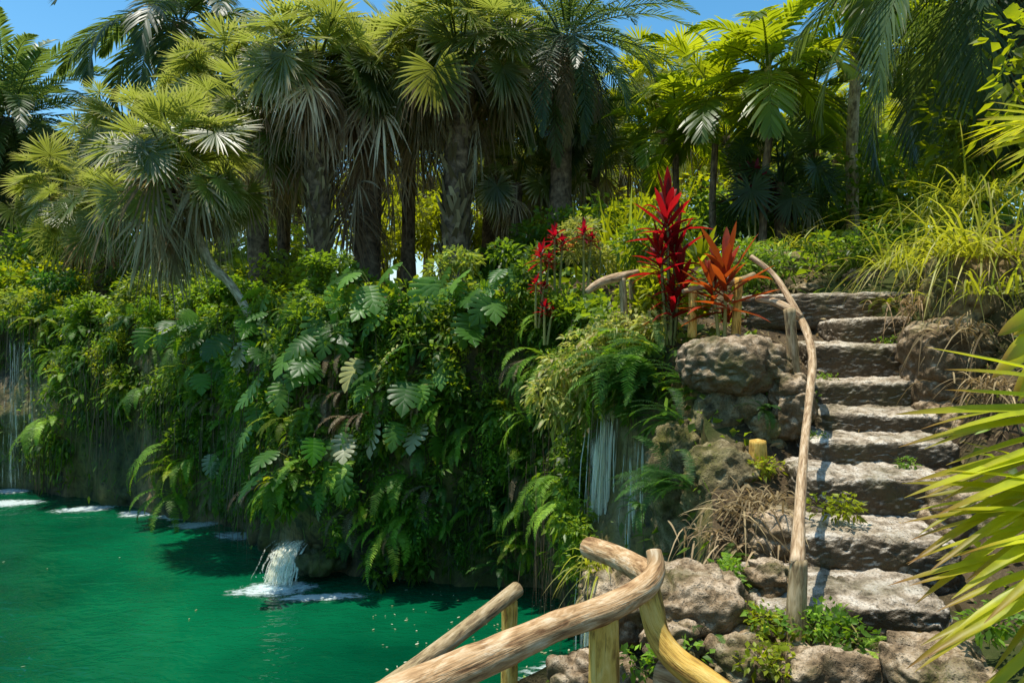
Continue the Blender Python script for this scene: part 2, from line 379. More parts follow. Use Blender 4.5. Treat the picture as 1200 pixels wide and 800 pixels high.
def scatter(mb, pos, out, size, aspect=0.5, droop=0.2, spread=0.8, r=None, long=False):
    """folded leaves at pos (n,3) pointing roughly along out"""
    n = len(pos)
    d = nrm(nrm(out) + rng.normal(0, spread, (n, 3)) * 0.6)
    s = nrm(np.cross(d, nrm(np.array([0, 0, 1.0]) + rng.normal(0, 0.55, (n, 3)))))
    prof = [(0, .08), (.3, .85), (.6, .9), (1, .04)] if long else [(0, .1), (.4, 1), (1, .05)]
    strips(mb, pos, d, s, size, np.asarray(size) * aspect, prof, droop=droop, fold=0.12, r=r)

def dirv(az, el):
    return np.stack([np.sin(az) * np.cos(el), np.cos(az) * np.cos(el), np.sin(el)], -1)

def fan_leaf(mb, o, az, el, pet, L, rr, nseg=32, spread=140, droop=0.35, cup=0.15, pitch=0.5, roll=0.0, stiff=1.0, wfac=1.05, petmb=None, jit=0.05):
    """palmate leaf: petiole leaving o, blade of nseg pointed segments"""
    d0 = dirv(az, el); side = np.array([math.cos(az), -math.sin(az), 0.0])
    n = 5; pts = [np.array(o, float)]
    e = el
    for k in range(n):
        pts.append(pts[-1] + dirv(az, e) * pet / n); e -= 0.09
    pts = np.array(pts)
    (petmb or mb)
    u = np.array([0, 0, 1.0])
    Q = []; Vv = []; Tt = []
    for k in range(n + 1):
        w = 0.022 - 0.002 * k
        Vv += [pts[k] - side * w, pts[k] + side * w, pts[k] + u * w * 0.8]
        Tt += [[rr, .2, .4]] * 3
    for k in range(n):
        for q in range(3):
            Q.append([k * 3 + q, k * 3 + (q + 1) % 3, k * 3 + 3 + (q + 1) % 3, k * 3 + 3 + q])
    (petmb or mb).add(np.array(Vv), Q, np.array(Tt))
    e -= pitch
    f = dirv(az, e); nn = np.cross(side, f); nn = nn if nn[2] > 0 or abs(e) > 1.2 else -nn
    s2 = side * math.cos(roll) + nn * math.sin(roll); nn = np.cross(s2, f)
    a = np.radians(np.linspace(-spread, spread, nseg)) + rng.normal(0, jit * 0.3, nseg)
    da = 2 * math.radians(spread) / nseg
    dd = np.cos(a)[:, None] * f + np.sin(a)[:, None] * s2
    ss = -np.sin(a)[:, None] * f + np.cos(a)[:, None] * s2
    dd = nrm(dd + nn * (cup * np.abs(np.sin(a)))[:, None] + rng.normal(0, jit, (nseg, 3)))
    ll = L * (0.72 + 0.28 * np.cos(a * 0.55)) * rng.uniform(0.88, 1.05, nseg)
    W = 2 * math.tan(da / 2) * ll * wfac
    strips(mb, np.repeat(pts[-1:], nseg, 0), dd, ss, ll, W, [(0.0, .03), (.3, .3), (.56, .56), (.74, .36), (.9, .16), (1, .02)],
           droop=droop * rng.uniform(0.5, 1.4, nseg), fold=0.16, r=rr)

def feather(mb, o, az, el, L, npair, ll, lw, curl, rr, vee=0.25, ldroop=0.25, twist=0.0, a0=65, a1=22, prof=None, rach=0.02, bare=0.1):
    """pinnate frond leaving o: arching rachis and npair leaflet pairs"""
    n = npair + 4
    s = np.linspace(0, 1, n)
    e = el - curl * s ** 1.25
    azs = az + twist * s ** 2
    dv = dirv(azs, e)
    pts = np.array(o, float) + np.concatenate([[np.zeros(3)], np.cumsum(dv[:-1] * (L / (n - 1)), axis=0)])
    side = np.stack([np.cos(azs), -np.sin(azs), np.zeros(n)], -1)
    up = np.cross(side, dv)
    w = rach * (1 - 0.85 * s)
    Vv = np.stack([pts - side * w[:, None], pts + side * w[:, None], pts + up * w[:, None]], 1).reshape(-1, 3)
    i = np.arange(n - 1)
    Q = np.concatenate([np.stack([i * 3 + q, i * 3 + (q + 1) % 3, i * 3 + 3 + (q + 1) % 3, i * 3 + 3 + q], -1) for q in range(3)])
    mb.add(Vv, Q, np.tile([[min(1, rr + .2), .3, .3]], (len(Vv), 1)))
    k = s > bare
    sk = (s[k] - bare) / (1 - bare)
    lp = ll * np.clip(np.sin(PI * (0.12 + 0.86 * sk)) ** 0.75, 0.08, 1)
    for sg in (-1, 1):
        al = np.radians(a0 + (a1 - a0) * sk) + rng.normal(0, 0.06, k.sum())
        dd = np.cos(al)[:, None] * dv[k] + sg * np.sin(al)[:, None] * side[k] + up[k] * vee + rng.normal(0, 0.05, (k.sum(), 3))
        sd = nrm(np.cross(dd, up[k] + rng.normal(0, 0.15, (k.sum(), 3))))
        strips(mb, pts[k], dd, sd, lp * rng.uniform(.88, 1.08, k.sum()), lw, prof or [(0, .5), (.35, 1), (.75, .7), (1, .06)], droop=ldroop, fold=0, r=rr)

def sphere_rock(dims, n=14, k=3.0, amp=0.12, freq=2.0, seed=0, top_flat=0.0):
    """a block rounded by a superellipsoid norm and roughened by noise"""
    g = np.linspace(-1, 1, n + 1); U, W = np.meshgrid(g, g, indexing='ij'); o = np.ones_like(U)
    Vs = []; Qs = []; c = 0
    idx = np.arange((n + 1) ** 2).reshape(n + 1, n + 1)
    q = np.stack([idx[:-1, :-1], idx[1:, :-1], idx[1:, 1:], idx[:-1, 1:]], -1).reshape(-1, 4)
    for (x, y, z, fl) in ((U, W, o, 0), (U, W, -o, 1), (U, o, W, 1), (U, -o, W, 0), (o, U, W, 0), (-o, U, W, 1)):
        Vs.append(np.stack([x, y, z], -1).reshape(-1, 3)); Qs.append((q[:, ::-1] if fl else q) + c); c += (n + 1) ** 2
    V = np.concatenate(Vs); Q = np.concatenate(Qs)
    d = np.asarray(dims, float) / 2
    nk = (np.abs(V) ** k).sum(1) ** (1 / k)
    Vn = V / nk[:, None] * d
    nv = nrm(Vn / d ** 2)
    N1 = fbm(Vn * freq + seed * 3.7, 4, seed); N2 = fbm(Vn * freq * 4.5 + seed * 5.1, 3, seed + 9)
    disp = amp * N1 + amp * 0.42 * N2 + amp * .35 * fbm(Vn * freq * 7 + seed, 2, seed + 17) - amp * 0.9 * np.clip(np.abs(fbm(Vn * freq * 1.7 + seed, 2, seed + 31)) * -4 + 0.5, 0, 1)
    Vn = Vn + nv * disp[:, None]
    # weld duplicate seam vertices
    key = np.round(V * 1000).astype(np.int64); _, first, inv = np.unique(key, axis=0, return_index=True, return_inverse=True)
    inv = inv.reshape(-1)
    return Vn[first], inv[Q]

def rotz(V, a):
    c, s = math.cos(a), math.sin(a)
    return np.stack([V[:, 0] * c - V[:, 1] * s, V[:, 0] * s + V[:, 1] * c, V[:, 2]], -1)

def rock(name, label, cat, pos, dims, rz=0.0, k=3.0, amp=0.08, freq=2.0, seed=0, mat='boulder', group=None, n=20, tilt=(0, 0)):
    V, Q = sphere_rock(dims, n, k, amp, freq, seed)
    mb = MB(); mb.add(V, Q)
    o = mb.build(name, M[mat], smooth=True, loc=pos)
    o.rotation_euler = (tilt[0], tilt[1], rz)
    return tag(o, label, cat, group)

# ------------------------------------------------------------------ land
CP = np.array([  # x, y, z of the land surface
    (-30, 25, 3.6), (-16, 16, 3.5), (-10, 15, 3.35), (-8, 13.3, 3.3), (-5, 12.3, 3.3), (-3.6, 11.2, 3.35), (-2, 9.6, 3.5), (0.3, 9.2, 3.55), (1.3, 8.2, 3.4),
    (0, 15, 3.9), (8, 12, 4.3), (14, 15, 4.6), (0, 40, 4.6), (40, 40, 5), (-40, 40, 4), (-40, 10, 3.5), (0, 90, 5), (90, 20, 6), (-90, 30, 4), (0, -60, 1.6), (60, -40, 4), (-60, -30, 2.5),
    (1.2, 7.0, 3.15), (1.6, 6.5, 3.1), (1.75, 5.9, 3.0), (1.75, 5.1, 2.5), (1.45, 4.3, 1.95), (1.1, 3.9, 1.6), (1.2, 3.3, 1.62), (1.6, 3.2, 1.62),
    (1.95, 3.75, 1.72), (2.2, 4.3, 1.85), (2.5, 5.0, 2.2), (2.8, 5.5, 2.42), (3.05, 6.0, 2.7), (3.1, 6.6, 3.05), (2.4, 3.6, 1.65), (2.75, 4.4, 1.95), (3.2, 5.2, 2.35), (3.2, 7.3, 3.4), (2.2, 7.2, 3.3),
    (3.0, 3.6, 2.3), (3.7, 4.8, 3.2), (4.2, 5.6, 3.75), (4.6, 6.6, 4.0), (5.5, 5.5, 4.2), (5.0, 8.0, 4.15), (3.6, 8.2, 3.95), (2.3, 8.3, 3.75), (2.6, 3.0, 2.1), (3.6, 3.0, 2.9), (5, 3, 3.6),
    (0.55, 3.1, 1.55), (0.9, 2.9, 1.6), (0.2, 3.3, 1.1), (-0.3, 3.2, 0.95), (-1.0, 2.4, 0.95), (-0.6, 1.2, 1.3), (0, 0, 1.6), (0.8, 1.5, 1.6), (2, 1, 1.9), (0, -4, 1.6), (4, -4, 2.4),
    (-4, -5, 1.5), (-14, -6, 1.8), (-20, 4, 2.5)], float)
_D = np.linalg.norm(CP[:, None, :2] - CP[None, :, :2], axis=-1)
_A = np.block([[_D, np.c_[np.ones(len(CP)), CP[:, :2] * 0.0001]], [np.r_[np.ones((1, len(CP))), CP[:, :2].T * 0.0001], np.zeros((3, 3))]])
_w = np.linalg.lstsq(_A, np.r_[CP[:, 2], 0, 0, 0], rcond=None)[0]

def Hz(xy):
    xy = np.asarray(xy, float).reshape(-1, 2)
    d = np.linalg.norm(xy[:, None] - CP[None, :, :2], axis=-1)
    z = d @ _w[:len(CP)] + _w[len(CP)] + (xy * 0.0001) @ _w[len(CP) + 1:]
    return np.clip(z, 0.6, 8.0)

def ground(px, Y, dz=0.0):
    x = (px - 600) / F * Y
    return np.array([x, Y, Hz([(x, Y)])[0] + dz])

PC = np.array([-6.0, 4.5])       # centre of the pool
SHORE = np.array([(-17, 11.5), (-13.5, 13.6), (-9.8, 13.1), (-7.4, 12.2), (-5.2, 11.2), (-4.0, 10.4), (-3.2, 9.4), (-2.5, 8.75), (-1.5, 8.45), (-0.5, 8.35), (0.35, 8.2), (0.85, 7.6), (0.95, 6.9),
                  (1.02, 6.3), (1.2, 5.7), (1.32, 5.1), (1.2, 4.55), (0.98, 4.1), (0.72, 3.72), (0.3, 3.62), (-0.3, 3.55), (-1.1, 3.1), (-1.5, 2.0), (-1.5, 0.6), (-2.6, -1.6), (-6, -4), (-11, -4), (-16, -1), (-18.5, 4.5)], float)
def shore_line():
    n = len(SHORE); out = []
    for i in range(n):
        p0, p1, p2, p3 = SHORE[i - 1], SHORE[i], SHORE[(i + 1) % n], SHORE[(i + 2) % n]
        k = int(max(4, min(34, np.linalg.norm(p2 - p1) / 0.07)))
        for q in range(k):
            t = q / k
            out.append(0.5 * ((2 * p1) + (p2 - p0) * t + (2 * p0 - 5 * p1 + 4 * p2 - p3) * t * t + (3 * p1 - p0 - 3 * p2 + p3) * t ** 3))
    return np.array(out)
SL = shore_line(); NS = len(SL)
OUTD = nrm(SL - PC)
ROWS = 56
ztop = Hz(SL + OUTD * 0.35)
tt = np.linspace(0, 1, ROWS)
zz = -1.0 + (ztop[:, None] + 1.0) * tt[None]
flat = np.repeat(np.c_[SL, np.zeros(NS)][:, None], ROWS, 1); flat[..., 2] = zz
rel = np.clip(zz / np.maximum(ztop[:, None], .3), 0, 1)
lean = 0.28 * np.sin(rel * PI * 0.9) - 0.34 * rel ** 2.2        # belly out over a recessed foot, then lean back
dn = fbm(flat.reshape(-1, 3) * [0.9, 0.9, 0.75], 5, 3).reshape(NS, ROWS)
dn2 = np.abs(fbm(flat.reshape(-1, 3) * [2.6, 2.6, 1.6] + 9, 3, 8).reshape(NS, ROWS))
size = np.clip(ztop[:, None] / 3.3, 0.25, 1)
disp = (lean + 0.5 * dn + 0.22 * dn2) * size
CL = flat.copy(); CL[..., :2] -= OUTD[:, None] * disp[..., None]
def sheet(V2):                    # closed around the first axis
    n, m = V2.shape[:2]
    i = np.arange(n)[:, None]; j = np.arange(m - 1)[None]; i2 = (i + 1) % n
    return np.stack([i * m + j, i * m + j + 1, i2 * m + j + 1, i2 * m + j], -1).reshape(-1, 4)
mb = MB(); mb.add(CL.reshape(-1, 3), sheet(CL)); cliff = mb.build('cliff', M['cliff'], smooth=True); cliff['kind'] = 'structure'
RI = np.array([0, .08, .18, .3, .45, .62, .8, 1.0, 1.25, 1.5, 1.8, 2.1, 2.5, 2.9, 3.4, 4, 4.8, 5.8, 7, 9, 12, 16, 22, 32, 48, 75, 120, 200, 350, 600])
top = CL[:, -1]
GR = np.empty((NS, len(RI), 3))
GR[..., :2] = top[:, None, :2] + OUTD[:, None] * RI[None, :, None]
GR[..., 2] = Hz(GR[..., :2].reshape(-1, 2)).reshape(NS, -1)
gn = fbm(GR.reshape(-1, 3) * 1.6, 4, 5).reshape(NS, -1)
GR[..., 2] += gn * 0.07 * np.clip(RI, 0, 1)[None] + gn * 0.5 * np.clip((RI - 30) / 100, 0, 1)
GR[:, 0] = top
mb = MB(); mb.add(GR.reshape(-1, 3), sheet(GR)); gd = mb.build('ground', M['soil'], smooth=True); gd['kind'] = 'structure'

# water sheet
nx, ny = 90, 80
X, Y_ = np.meshgrid(np.linspace(-22, 3, nx), np.linspace(-8, 16, ny), indexing='ij')
V = np.stack([X, Y_, np.zeros_like(X)], -1); i = np.arange(nx - 1)[:, None]; j = np.arange(ny - 1)[None]
mb = MB(); mb.add(V.reshape(-1, 3), np.stack([i * ny + j, (i + 1) * ny + j, (i + 1) * ny + j + 1, i * ny + j + 1], -1).reshape(-1, 4))
w = mb.build('pool_water', M['water'], smooth=True); w['kind'] = 'structure'

_sa = np.arctan2(SL[:, 1] - PC[1], SL[:, 0] - PC[0]); _so = np.argsort(_sa); _sr = np.linalg.norm(SL - PC, axis=1)
def inland(xy):                   # distance inland of the cliff line, measured from the pool's centre
    d = xy - PC
    return np.linalg.norm(d, axis=1) - np.interp(np.arctan2(d[:, 1], d[:, 0]), _sa[_so], _sr[_so], period=2 * PI)

# picking points on the cliff
CV = CL.reshape(-1, 3); CVd = np.repeat(OUTD, ROWS, 0)
ok = CV[:, 1] > 3.0
CVv = CV[ok]; CVo = np.c_[CVd[ok], np.zeros(ok.sum())]; cpx, cpy = proj(CVv)
def on_cliff(px, py, rad=14):
    d2 = (cpx - px) ** 2 + (cpy - py) ** 2
    c = np.where(d2 < rad ** 2)[0]
    if len(c) == 0: c = np.argsort(d2)[:3]
    i = c[np.argmin(CVv[c, 1])]
    return CVv[i].copy(), -CVo[i]               # point, direction out over the pool
tpx, tpy = proj(np.where(top[:, 1:2] > 3, top, [[0, 1e6, 0]]))
def lip(px, back=0.0):
    c = np.where((np.abs(tpx - px) < 8) & (top[:, 1] > 3))[0]
    if len(c) == 0: c = np.argsort(np.abs(tpx - px) + (top[:, 1] < 3) * 1e5)[:2]
    i = c[np.argmax(top[c, 1])]
    p = top[i].copy(); p[:2] += OUTD[i] * back
    p[2] = max(Hz([p[:2]])[0], p[2]) if back > 0 else p[2]
    return p, -np.r_[OUTD[i], 0][:2]

STEPS = [  # nose row, depth, left px, right px, thickness
    (712, 3.3, 888, 1082, .24), (634, 3.75, 946, 1095, .26), (563, 4.2, 946, 1096, .26), (520, 4.6, 950, 1100, .22), (487, 5.0, 955, 1108, .22),
    (450, 5.4, 951, 1092, .26), (407, 5.8, 955, 1080, .3), (375, 6.2, 978, 1125, .28), (346, 6.6, 872, 1102, .3)]

# ------------------------------------------------------------------ palms
def sabal(label, base, crown, rad, seed, Rl=1.7, nleaf=36, ndead=22, skirt=0, boots=True, bend=None, group='cabbage palms on the cliff top', mat='sabal', trunkmat='trunk', deadL=1.0):
    global rng
    keep = rng; rng = np.random.default_rng(seed)
    base = np.array(base, float); crown = np.array(crown, float)
    t = thing('fan_palm', label, 'palm tree', base, group=group)
    c = crown - base; g = lambda p_: np.array(p_) - base
    pts = [np.array([0, 0, -.3]), c * .3 + (g(bend) * .4 if bend is not None else 0), c * .65 + (g(bend) * .2 if bend is not None else 0), c]
    if bend is not None: pts = [np.array([0, 0, -.2]), g(bend) * .55 + c * 0.02, g(bend), c]
    mb = MB(); tube(mb, pts, [rad * 1.15, rad, rad * .95, rad * 1.05], 14, .16, seed, True, 8)
    mb.build('trunk', M[trunkmat], t, True)
    H = np.linalg.norm(c)
    if boots:
        mb = MB(); nb = int(H * 85)
        s = rng.uniform(.0 if boots == 1 else .5, 1.0, nb); a = rng.uniform(0, 2 * PI, nb)
        cp = np.array([np.interp(s, [0, .33, .66, 1], [q[k] for q in pts]) for k in range(3)]).T
        od = np.stack([np.cos(a), np.sin(a), np.zeros(nb)], -1); tn = np.stack([-np.sin(a), np.cos(a), np.zeros(nb)], -1)
        strips(mb, cp + od * rad * .9, od * .35 + np.array([0, 0, 1.0]) + tn * rng.choice([-.4, .4], nb)[:, None], tn, rng.uniform(.18, .36, nb), rad * .5, [(0, 1), (.5, .7), (1, .45)], droop=-.05, fold=.2)
        mb.build('leaf_boots', M['boot'], t)
    mb = MB()
    nleaf = int(nleaf * 1.5)
    for k in range(nleaf):
        q = (k + .5) / nleaf
        az = k * 2.39996 + rng.normal(0, .5); e = R(86 - 92 * q ** .9) + rng.normal(0, .12)
        pet = Rl * rng.uniform(.38, .66); L = Rl * rng.uniform(.28, .43)
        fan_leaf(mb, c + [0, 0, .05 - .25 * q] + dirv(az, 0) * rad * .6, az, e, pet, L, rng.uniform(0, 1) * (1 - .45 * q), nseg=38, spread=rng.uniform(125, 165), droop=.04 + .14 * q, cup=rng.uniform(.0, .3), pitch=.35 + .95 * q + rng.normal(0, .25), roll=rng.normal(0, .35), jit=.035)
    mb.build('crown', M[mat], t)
    if ndead:
        mb = MB(); ndead = int(ndead * 1.25)
        for k in range(ndead):
            az = rng.uniform(0, 2 * PI); e = R(rng.uniform(-75, 15)); dz = rng.uniform(-.1, .2 + skirt)
            fan_leaf(mb, c - [0, 0, dz] + dirv(az, 0) * rad * .8, az, e, Rl * rng.uniform(.2, .45) * deadL, Rl * rng.uniform(.3, .48) * deadL, rng.random(), nseg=18, spread=rng.uniform(40, 100), droop=rng.uniform(.5, 1.1), cup=.2, pitch=.7, roll=rng.normal(0, .7), jit=.16, wfac=.7)
        mb.build('dead_fronds', M['sabal_dead'], t)
    rng = keep
    return t

def feather_palm(label, base, crown, rad, seed, Lf=2.3, nfr=42, mat='date', npair=46, ll=.36, lw=.03, curl=1.1, emin=-45, emax=85, group='feather palms behind the cliff', trunkmat='trunk', vee=.25, ldroop=.2, boots=False, azr=None, name='feather_palm', dead=0, shaft=False, a0=62, a1=25, qpow=.9):
    global rng
    keep = rng; rng = np.random.default_rng(seed)
    base = np.array(base, float); c = np.array(crown, float) - base
    t = thing(name, label, 'palm tree', base, group=group)
    mb = MB(); pts = [np.array([0, 0, -.3]), c * .35 + rng.normal(0, .04, 3), c * .7 + rng.normal(0, .04, 3), c]
    tube(mb, pts, [rad * 1.25, rad, rad * .95, rad * .9], 12, .08 if not boots else .2, seed, True, 8)
    mb.build('trunk', M[trunkmat], t, True)
    if shaft:
        mb = MB(); tube(mb, [c - [0, 0, .5], c - [0, 0, .2], c + [0, 0, .25]], [rad * 1.15, rad * 1.3, rad * .6], 10, .02, seed, True, 4); mb.build('crown_shaft', M['stem'], t, True)
    mb = MB(); md = MB()
    for k in range(nfr):
        q = (k + .5) / nfr
        az = k * 2.39996 + rng.normal(0, .15)
        if azr: az = rng.uniform(*azr)
        e = R(emax + (emin - emax) * q ** qpow) + rng.normal(0, .08)
        feather(mb, c + [0, 0, .1 * (1 - q)] + dirv(az, 0) * rad * .7, az, e, Lf * rng.uniform(.85, 1.1), npair, ll * rng.uniform(.9, 1.1), lw, curl * rng.uniform(.8, 1.2), rng.random() * (1 - .4 * q), vee=vee, ldroop=ldroop, twist=rng.normal(0, .25), a0=a0, a1=a1)
    mb.build('crown', M[mat], t)
    if dead:
        for k in range(dead):
            az = rng.uniform(0, 2 * PI)
            feather(md, c - [0, 0, .15], az, R(rng.uniform(-55, -20)), Lf * .75, 26, ll * .8, lw, 1.2, rng.random(), ldroop=.9)
        md.build('dead_fronds', M['sabal_dead'], t)
    rng = keep
    return t

def cz(px, py, Y): return P(px, py, Y)
sabal('tall cabbage palm with criss-cross leaf stubs on its sunlit trunk, leftmost of the cluster', ground(377, 11.8), P(368, 95, 11.8), .2, 101, 1.75, 40, 26, skirt=.12)
sabal('stout cabbage palm wrapped in a dark skirt of dead fronds, second in the trunk cluster', ground(428, 12.6), P(436, 110, 12.6), .26, 102, 1.8, 38, 34, skirt=1.6, boots=False)
sabal('slender straight cabbage palm in the middle of the trunk cluster', ground(478, 13.6), P(480, 85, 13.6), .15, 103, 1.8, 36, 30, skirt=.12, boots=False)
sabal('thick cabbage palm with rough stubby trunk beside the young fan palm', ground(532, 11.6), P(540, 80, 11.6), .25, 104, 1.75, 40, 28, skirt=.12)
sabal('leaning cabbage palm bent sideways over the cliff with dry fronds', P(312, 385, 9.6), P(205, 205, 9.6), .062, 105, 1.5, 36, 30, skirt=.35, bend=P(243, 302, 9.6), boots=False, trunkmat='greytrunk')
sabal('short cabbage palm with yellowing fronds between the leaning palm and the trunk cluster', ground(305, 12.5), P(300, 165, 12.5), .2, 106, 1.7, 34, 26, skirt=.15, boots=False)
sabal('young fan palm with thin stem right of the trunk cluster', ground(602, 12.8), P(606, 215, 12.8), .1, 107, 1.15, 22, 8, boots=False)
sabal('cabbage palm crown rising behind the trunk cluster, highest of the fan crowns', ground(590, 14.2), P(592, 60, 14.2), .18, 108, 1.8, 34, 20)
sabal('cabbage palm behind the leaning palm, crown half hidden', ground(258, 14.5), P(262, 110, 14.5), .2, 118, 1.75, 34, 18, boots=False)
sabal('low stemless fan palm on the cliff edge at the far left', ground(120, 14.0), P(118, 262, 14.0), .14, 109, 1.5, 24, 6, boots=False)
sabal('dark fan palm with a short trunk among the slender palms on the right', ground(915, 10.2), P(914, 215, 10.2), .09, 110, 1.15, 20, 4, boots=False, mat='date')
for q, (px, Y, py, lab) in enumerate([(140, 14.8, 165, 'cabbage palm between the far left date palm and the leaning palm'), (330, 14.6, 180, 'half hidden cabbage palm behind the yellowing short one'), (70, 16, 230, 'low fan palm under the far left date palm'), (690, 13.8, 190, 'fan palm in the shade right of the black date palm trunk'), (570, 15, 170, 'cabbage palm in the gap left of the young fan palm')]):
    sabal(lab, ground(px, Y), P(px + 6, py, Y), .14, 150 + q, 1.55, 26, 12, boots=False)
feather_palm('large dark date palm with a black trunk in the middle of the grove', ground(654, 12.3), P(664, 45, 12.3), .2, 121, 2.6, 64, boots=True, curl=1.25, dead=10, emin=-60)
feather_palm('date palm with dense blue-green crown at the far left edge', ground(18, 18.5), P(10, 140, 18.5), .25, 122, 3.4, 80, npair=52, ll=.5, lw=.055, curl=1.3, emin=-60)
feather_palm('tall feather palm with long dark fronds arching against the sky at top left', ground(205, 17), P(210, 28, 17), .18, 123, 3.4, 26, npair=60, ll=.7, lw=.06, curl=1.5, ldroop=.45, emin=-30, mat='date')
feather_palm('huge dark drooping palm in the upper right corner', ground(1235, 8.2), P(1185, -75, 7.6), .2, 124, 3.0, 40, npair=66, ll=.5, lw=.03, curl=1.5, ldroop=.45, emin=-60, mat='date', vee=.1)
feather_palm('slender grey palm with a ringed trunk and green crown shaft right of centre', ground(1001, 10.5), P(1003, -12, 10.5), .085, 125, 2.0, 15, npair=34, ll=.55, lw=.06, curl=1.5, mat='areca', trunkmat='greytrunk', shaft=True, group='slender palms at the head of the stair', emin=-25, ldroop=.4)
feather_palm('thin palm with broad bright fronds just left of the grey-trunked palm', ground(893, 10.0), P(900, 85, 10.0), .055, 126, 1.6, 14, npair=28, ll=.5, lw=.06, curl=1.4, mat='areca', shaft=True, group='slender palms at the head of the stair', emin=-20, ldroop=.35)
feather_palm('thin palm with ragged upright fronds above the red plants', ground(838, 10.8), P(838, 118, 10.8), .055, 127, 1.5, 14, npair=26, ll=.48, lw=.06, curl=1.2, mat='areca', group='slender palms at the head of the stair', emin=-15, ldroop=.3)
feather_palm('small leafy palm left of the slender palms beside the sky gap', ground(790, 11.8), P(792, 165, 11.8), .06, 128, 1.5, 15, npair=26, ll=.45, lw=.06, curl=1.2, mat='areca', group='slender palms at the head of the stair', emin=-10)
feather_palm('thin palm with yellow-green crown in front of the upper right dark palm', ground(1075, 11.5), P(1066, 60, 11.5), .07, 129, 1.8, 16, npair=30, ll=.5, lw=.06, curl=1.4, mat='areca', group='slender palms at the head of the stair', emin=-25)
feather_palm('thin palm just right of the dark fan palm with low hanging fronds', ground(950, 12), P(952, 110, 12), .06, 130, 1.8, 15, npair=30, ll=.5, lw=.055, curl=1.5, mat='date', group='slender palms at the head of the stair', emin=-30)

# distant palms and trees beyond the grove
FP = []
for k in range(2):
    FP.append(sabal(f'distant sunlit fan palm seen between the trunks', (0, 40, 4.2), (0.2, 40, 8.5), .17, 140 + k, 1.9, 26, 8, boots=False, group='distant fan palms behind the grove', mat='farleaf'))
FD = feather_palm('distant feather palm behind the grove', (0, 40, 4.2), (.2, 40, 9.2), .16, 143, 2.6, 26, npair=26, ll=.5, lw=.07, mat='farleaf', group='distant feather palms behind the grove')
spots = [(452, 22, 0), (500, 25, 1), (560, 19, 0), (590, 27, 1), (690, 21, 1), (735, 24, 0), (640, 30, 0), (350, 21, 1), (180, 23, 0), (60, 26, 1), (770, 18, 1), (860, 20, 0), (980, 18, 1), (1100, 17, 0), (820, 26, 1), (1040, 24, 0), (300, 28, 0), (100, 30, 0)]
used = {}
for px, Y, kd in spots:
    side = 'left of' if px < 360 else 'behind' if px < 620 else 'right of'
    lab = f'distant sunlit fan palm {side} the cabbage palm cluster'
    p = ground(px, Y)
    s_ = rng.uniform(.75, 1.15); o = FP[kd]
    if kd not in used: used[kd] = 1; o.location = p; o.scale = (s_,) * 3; o['label'] = lab; o.rotation_euler = (0, 0, rng.uniform(0, 6))
    else: dup(o, lab, p, rng.uniform(0, 6), s_)
for q, (px, Y) in enumerate([(420, 26), (620, 22), (720, 28), (780, 30), (240, 26), (20, 30), (930, 24), (1150, 20), (1000, 28), (520, 32)]):
    lab = 'distant feather palm ' + ('left of' if px < 360 else 'behind' if px < 640 else 'right of') + ' the cabbage palm cluster'
    p = ground(px, Y); s_ = rng.uniform(.8, 1.2)
    if q == 0: FD.location = p; FD['label'] = lab
    else: dup(FD, lab, p, rng.uniform(0, 6), s_)

def leaf_cloud(mb, lobes, n, size, aspect=.55, droop=.25, spread=.9, long=False, shell=.55):
    lob = np.array(lobes, float); vol = lob[:, 3] * lob[:, 4] * lob[:, 5]; pr = vol ** .75; pr /= pr.sum()
    k = rng.choice(len(lob), n, p=pr)
    d = nrm(rng.normal(0, 1, (n, 3))); rr = rng.uniform(shell ** 3, 1, n) ** (1 / 3)
    lum = 1 + .35 * fbm(d * 2.2 + lob[k, :3], 3, 5)
    pos = lob[k, :3] + d * lob[k, 3:6] * (rr * lum)[:, None]
    out = d + [0, 0, .25]
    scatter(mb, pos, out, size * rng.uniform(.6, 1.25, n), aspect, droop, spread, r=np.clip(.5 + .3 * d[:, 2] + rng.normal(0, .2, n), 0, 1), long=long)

def tree(label, base, h, wid, n, size, mat, seed, group='trees behind the grove'):
    global rng
    keep = rng; rng = np.random.default_rng(seed)
    t = thing('broadleaf_tree', label, 'tree', base, group=group)
    mb = MB(); tube(mb, [(0, 0, -.4), (.1, 0, h * .3), (-.05, .1, h * .6), (.1, 0, h * .85)], [.2, .16, .11, .04], 9, .1, seed, True, 5)
    lobes = []
    for k in range(16):
        a = rng.uniform(0, 2 * PI); r0 = wid * math.sqrt(rng.random()) * .8; z0 = rng.uniform(.3, .95) * h
        r1 = rng.uniform(.22, .4) * wid
        lobes.append((math.cos(a) * r0, math.sin(a) * r0, z0, r1, r1, r1 * .7))
        if k < 8: tube(mb, [(0, 0, h * .4), (math.cos(a) * r0 * .5, math.sin(a) * r0 * .5, z0 * .85), (math.cos(a) * r0, math.sin(a) * r0, z0)], [.07, .05, .02], 6, 0, k)
    mb.build('trunk', M['bark'], t, True)
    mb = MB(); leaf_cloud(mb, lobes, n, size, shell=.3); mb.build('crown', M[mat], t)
    rng = keep
    return t
TR = [(-14, 34, 6.5, 3.5), (-6, 36, 7.5, 4), (1, 33, 6.5, 3.6), (6, 36, 8, 4), (12, 31, 8, 4), (17, 27, 8, 4), (-20, 30, 6, 3.6), (-24, 38, 6, 4), (9.5, 24, 5, 2.6), (11, 17, 6, 2.6), (14, 20, 7.5, 3)]
tw = ['left of the leaning palm', 'left behind the fan palm cluster', 'behind the dark date palm', 'behind the red plants', 'behind the slender palms', 'behind the grey-trunked palm', 'below the far left palm crown', 'at the far left edge', 'low above the stair head', 'at the upper right edge', 'under the upper right dark palm']
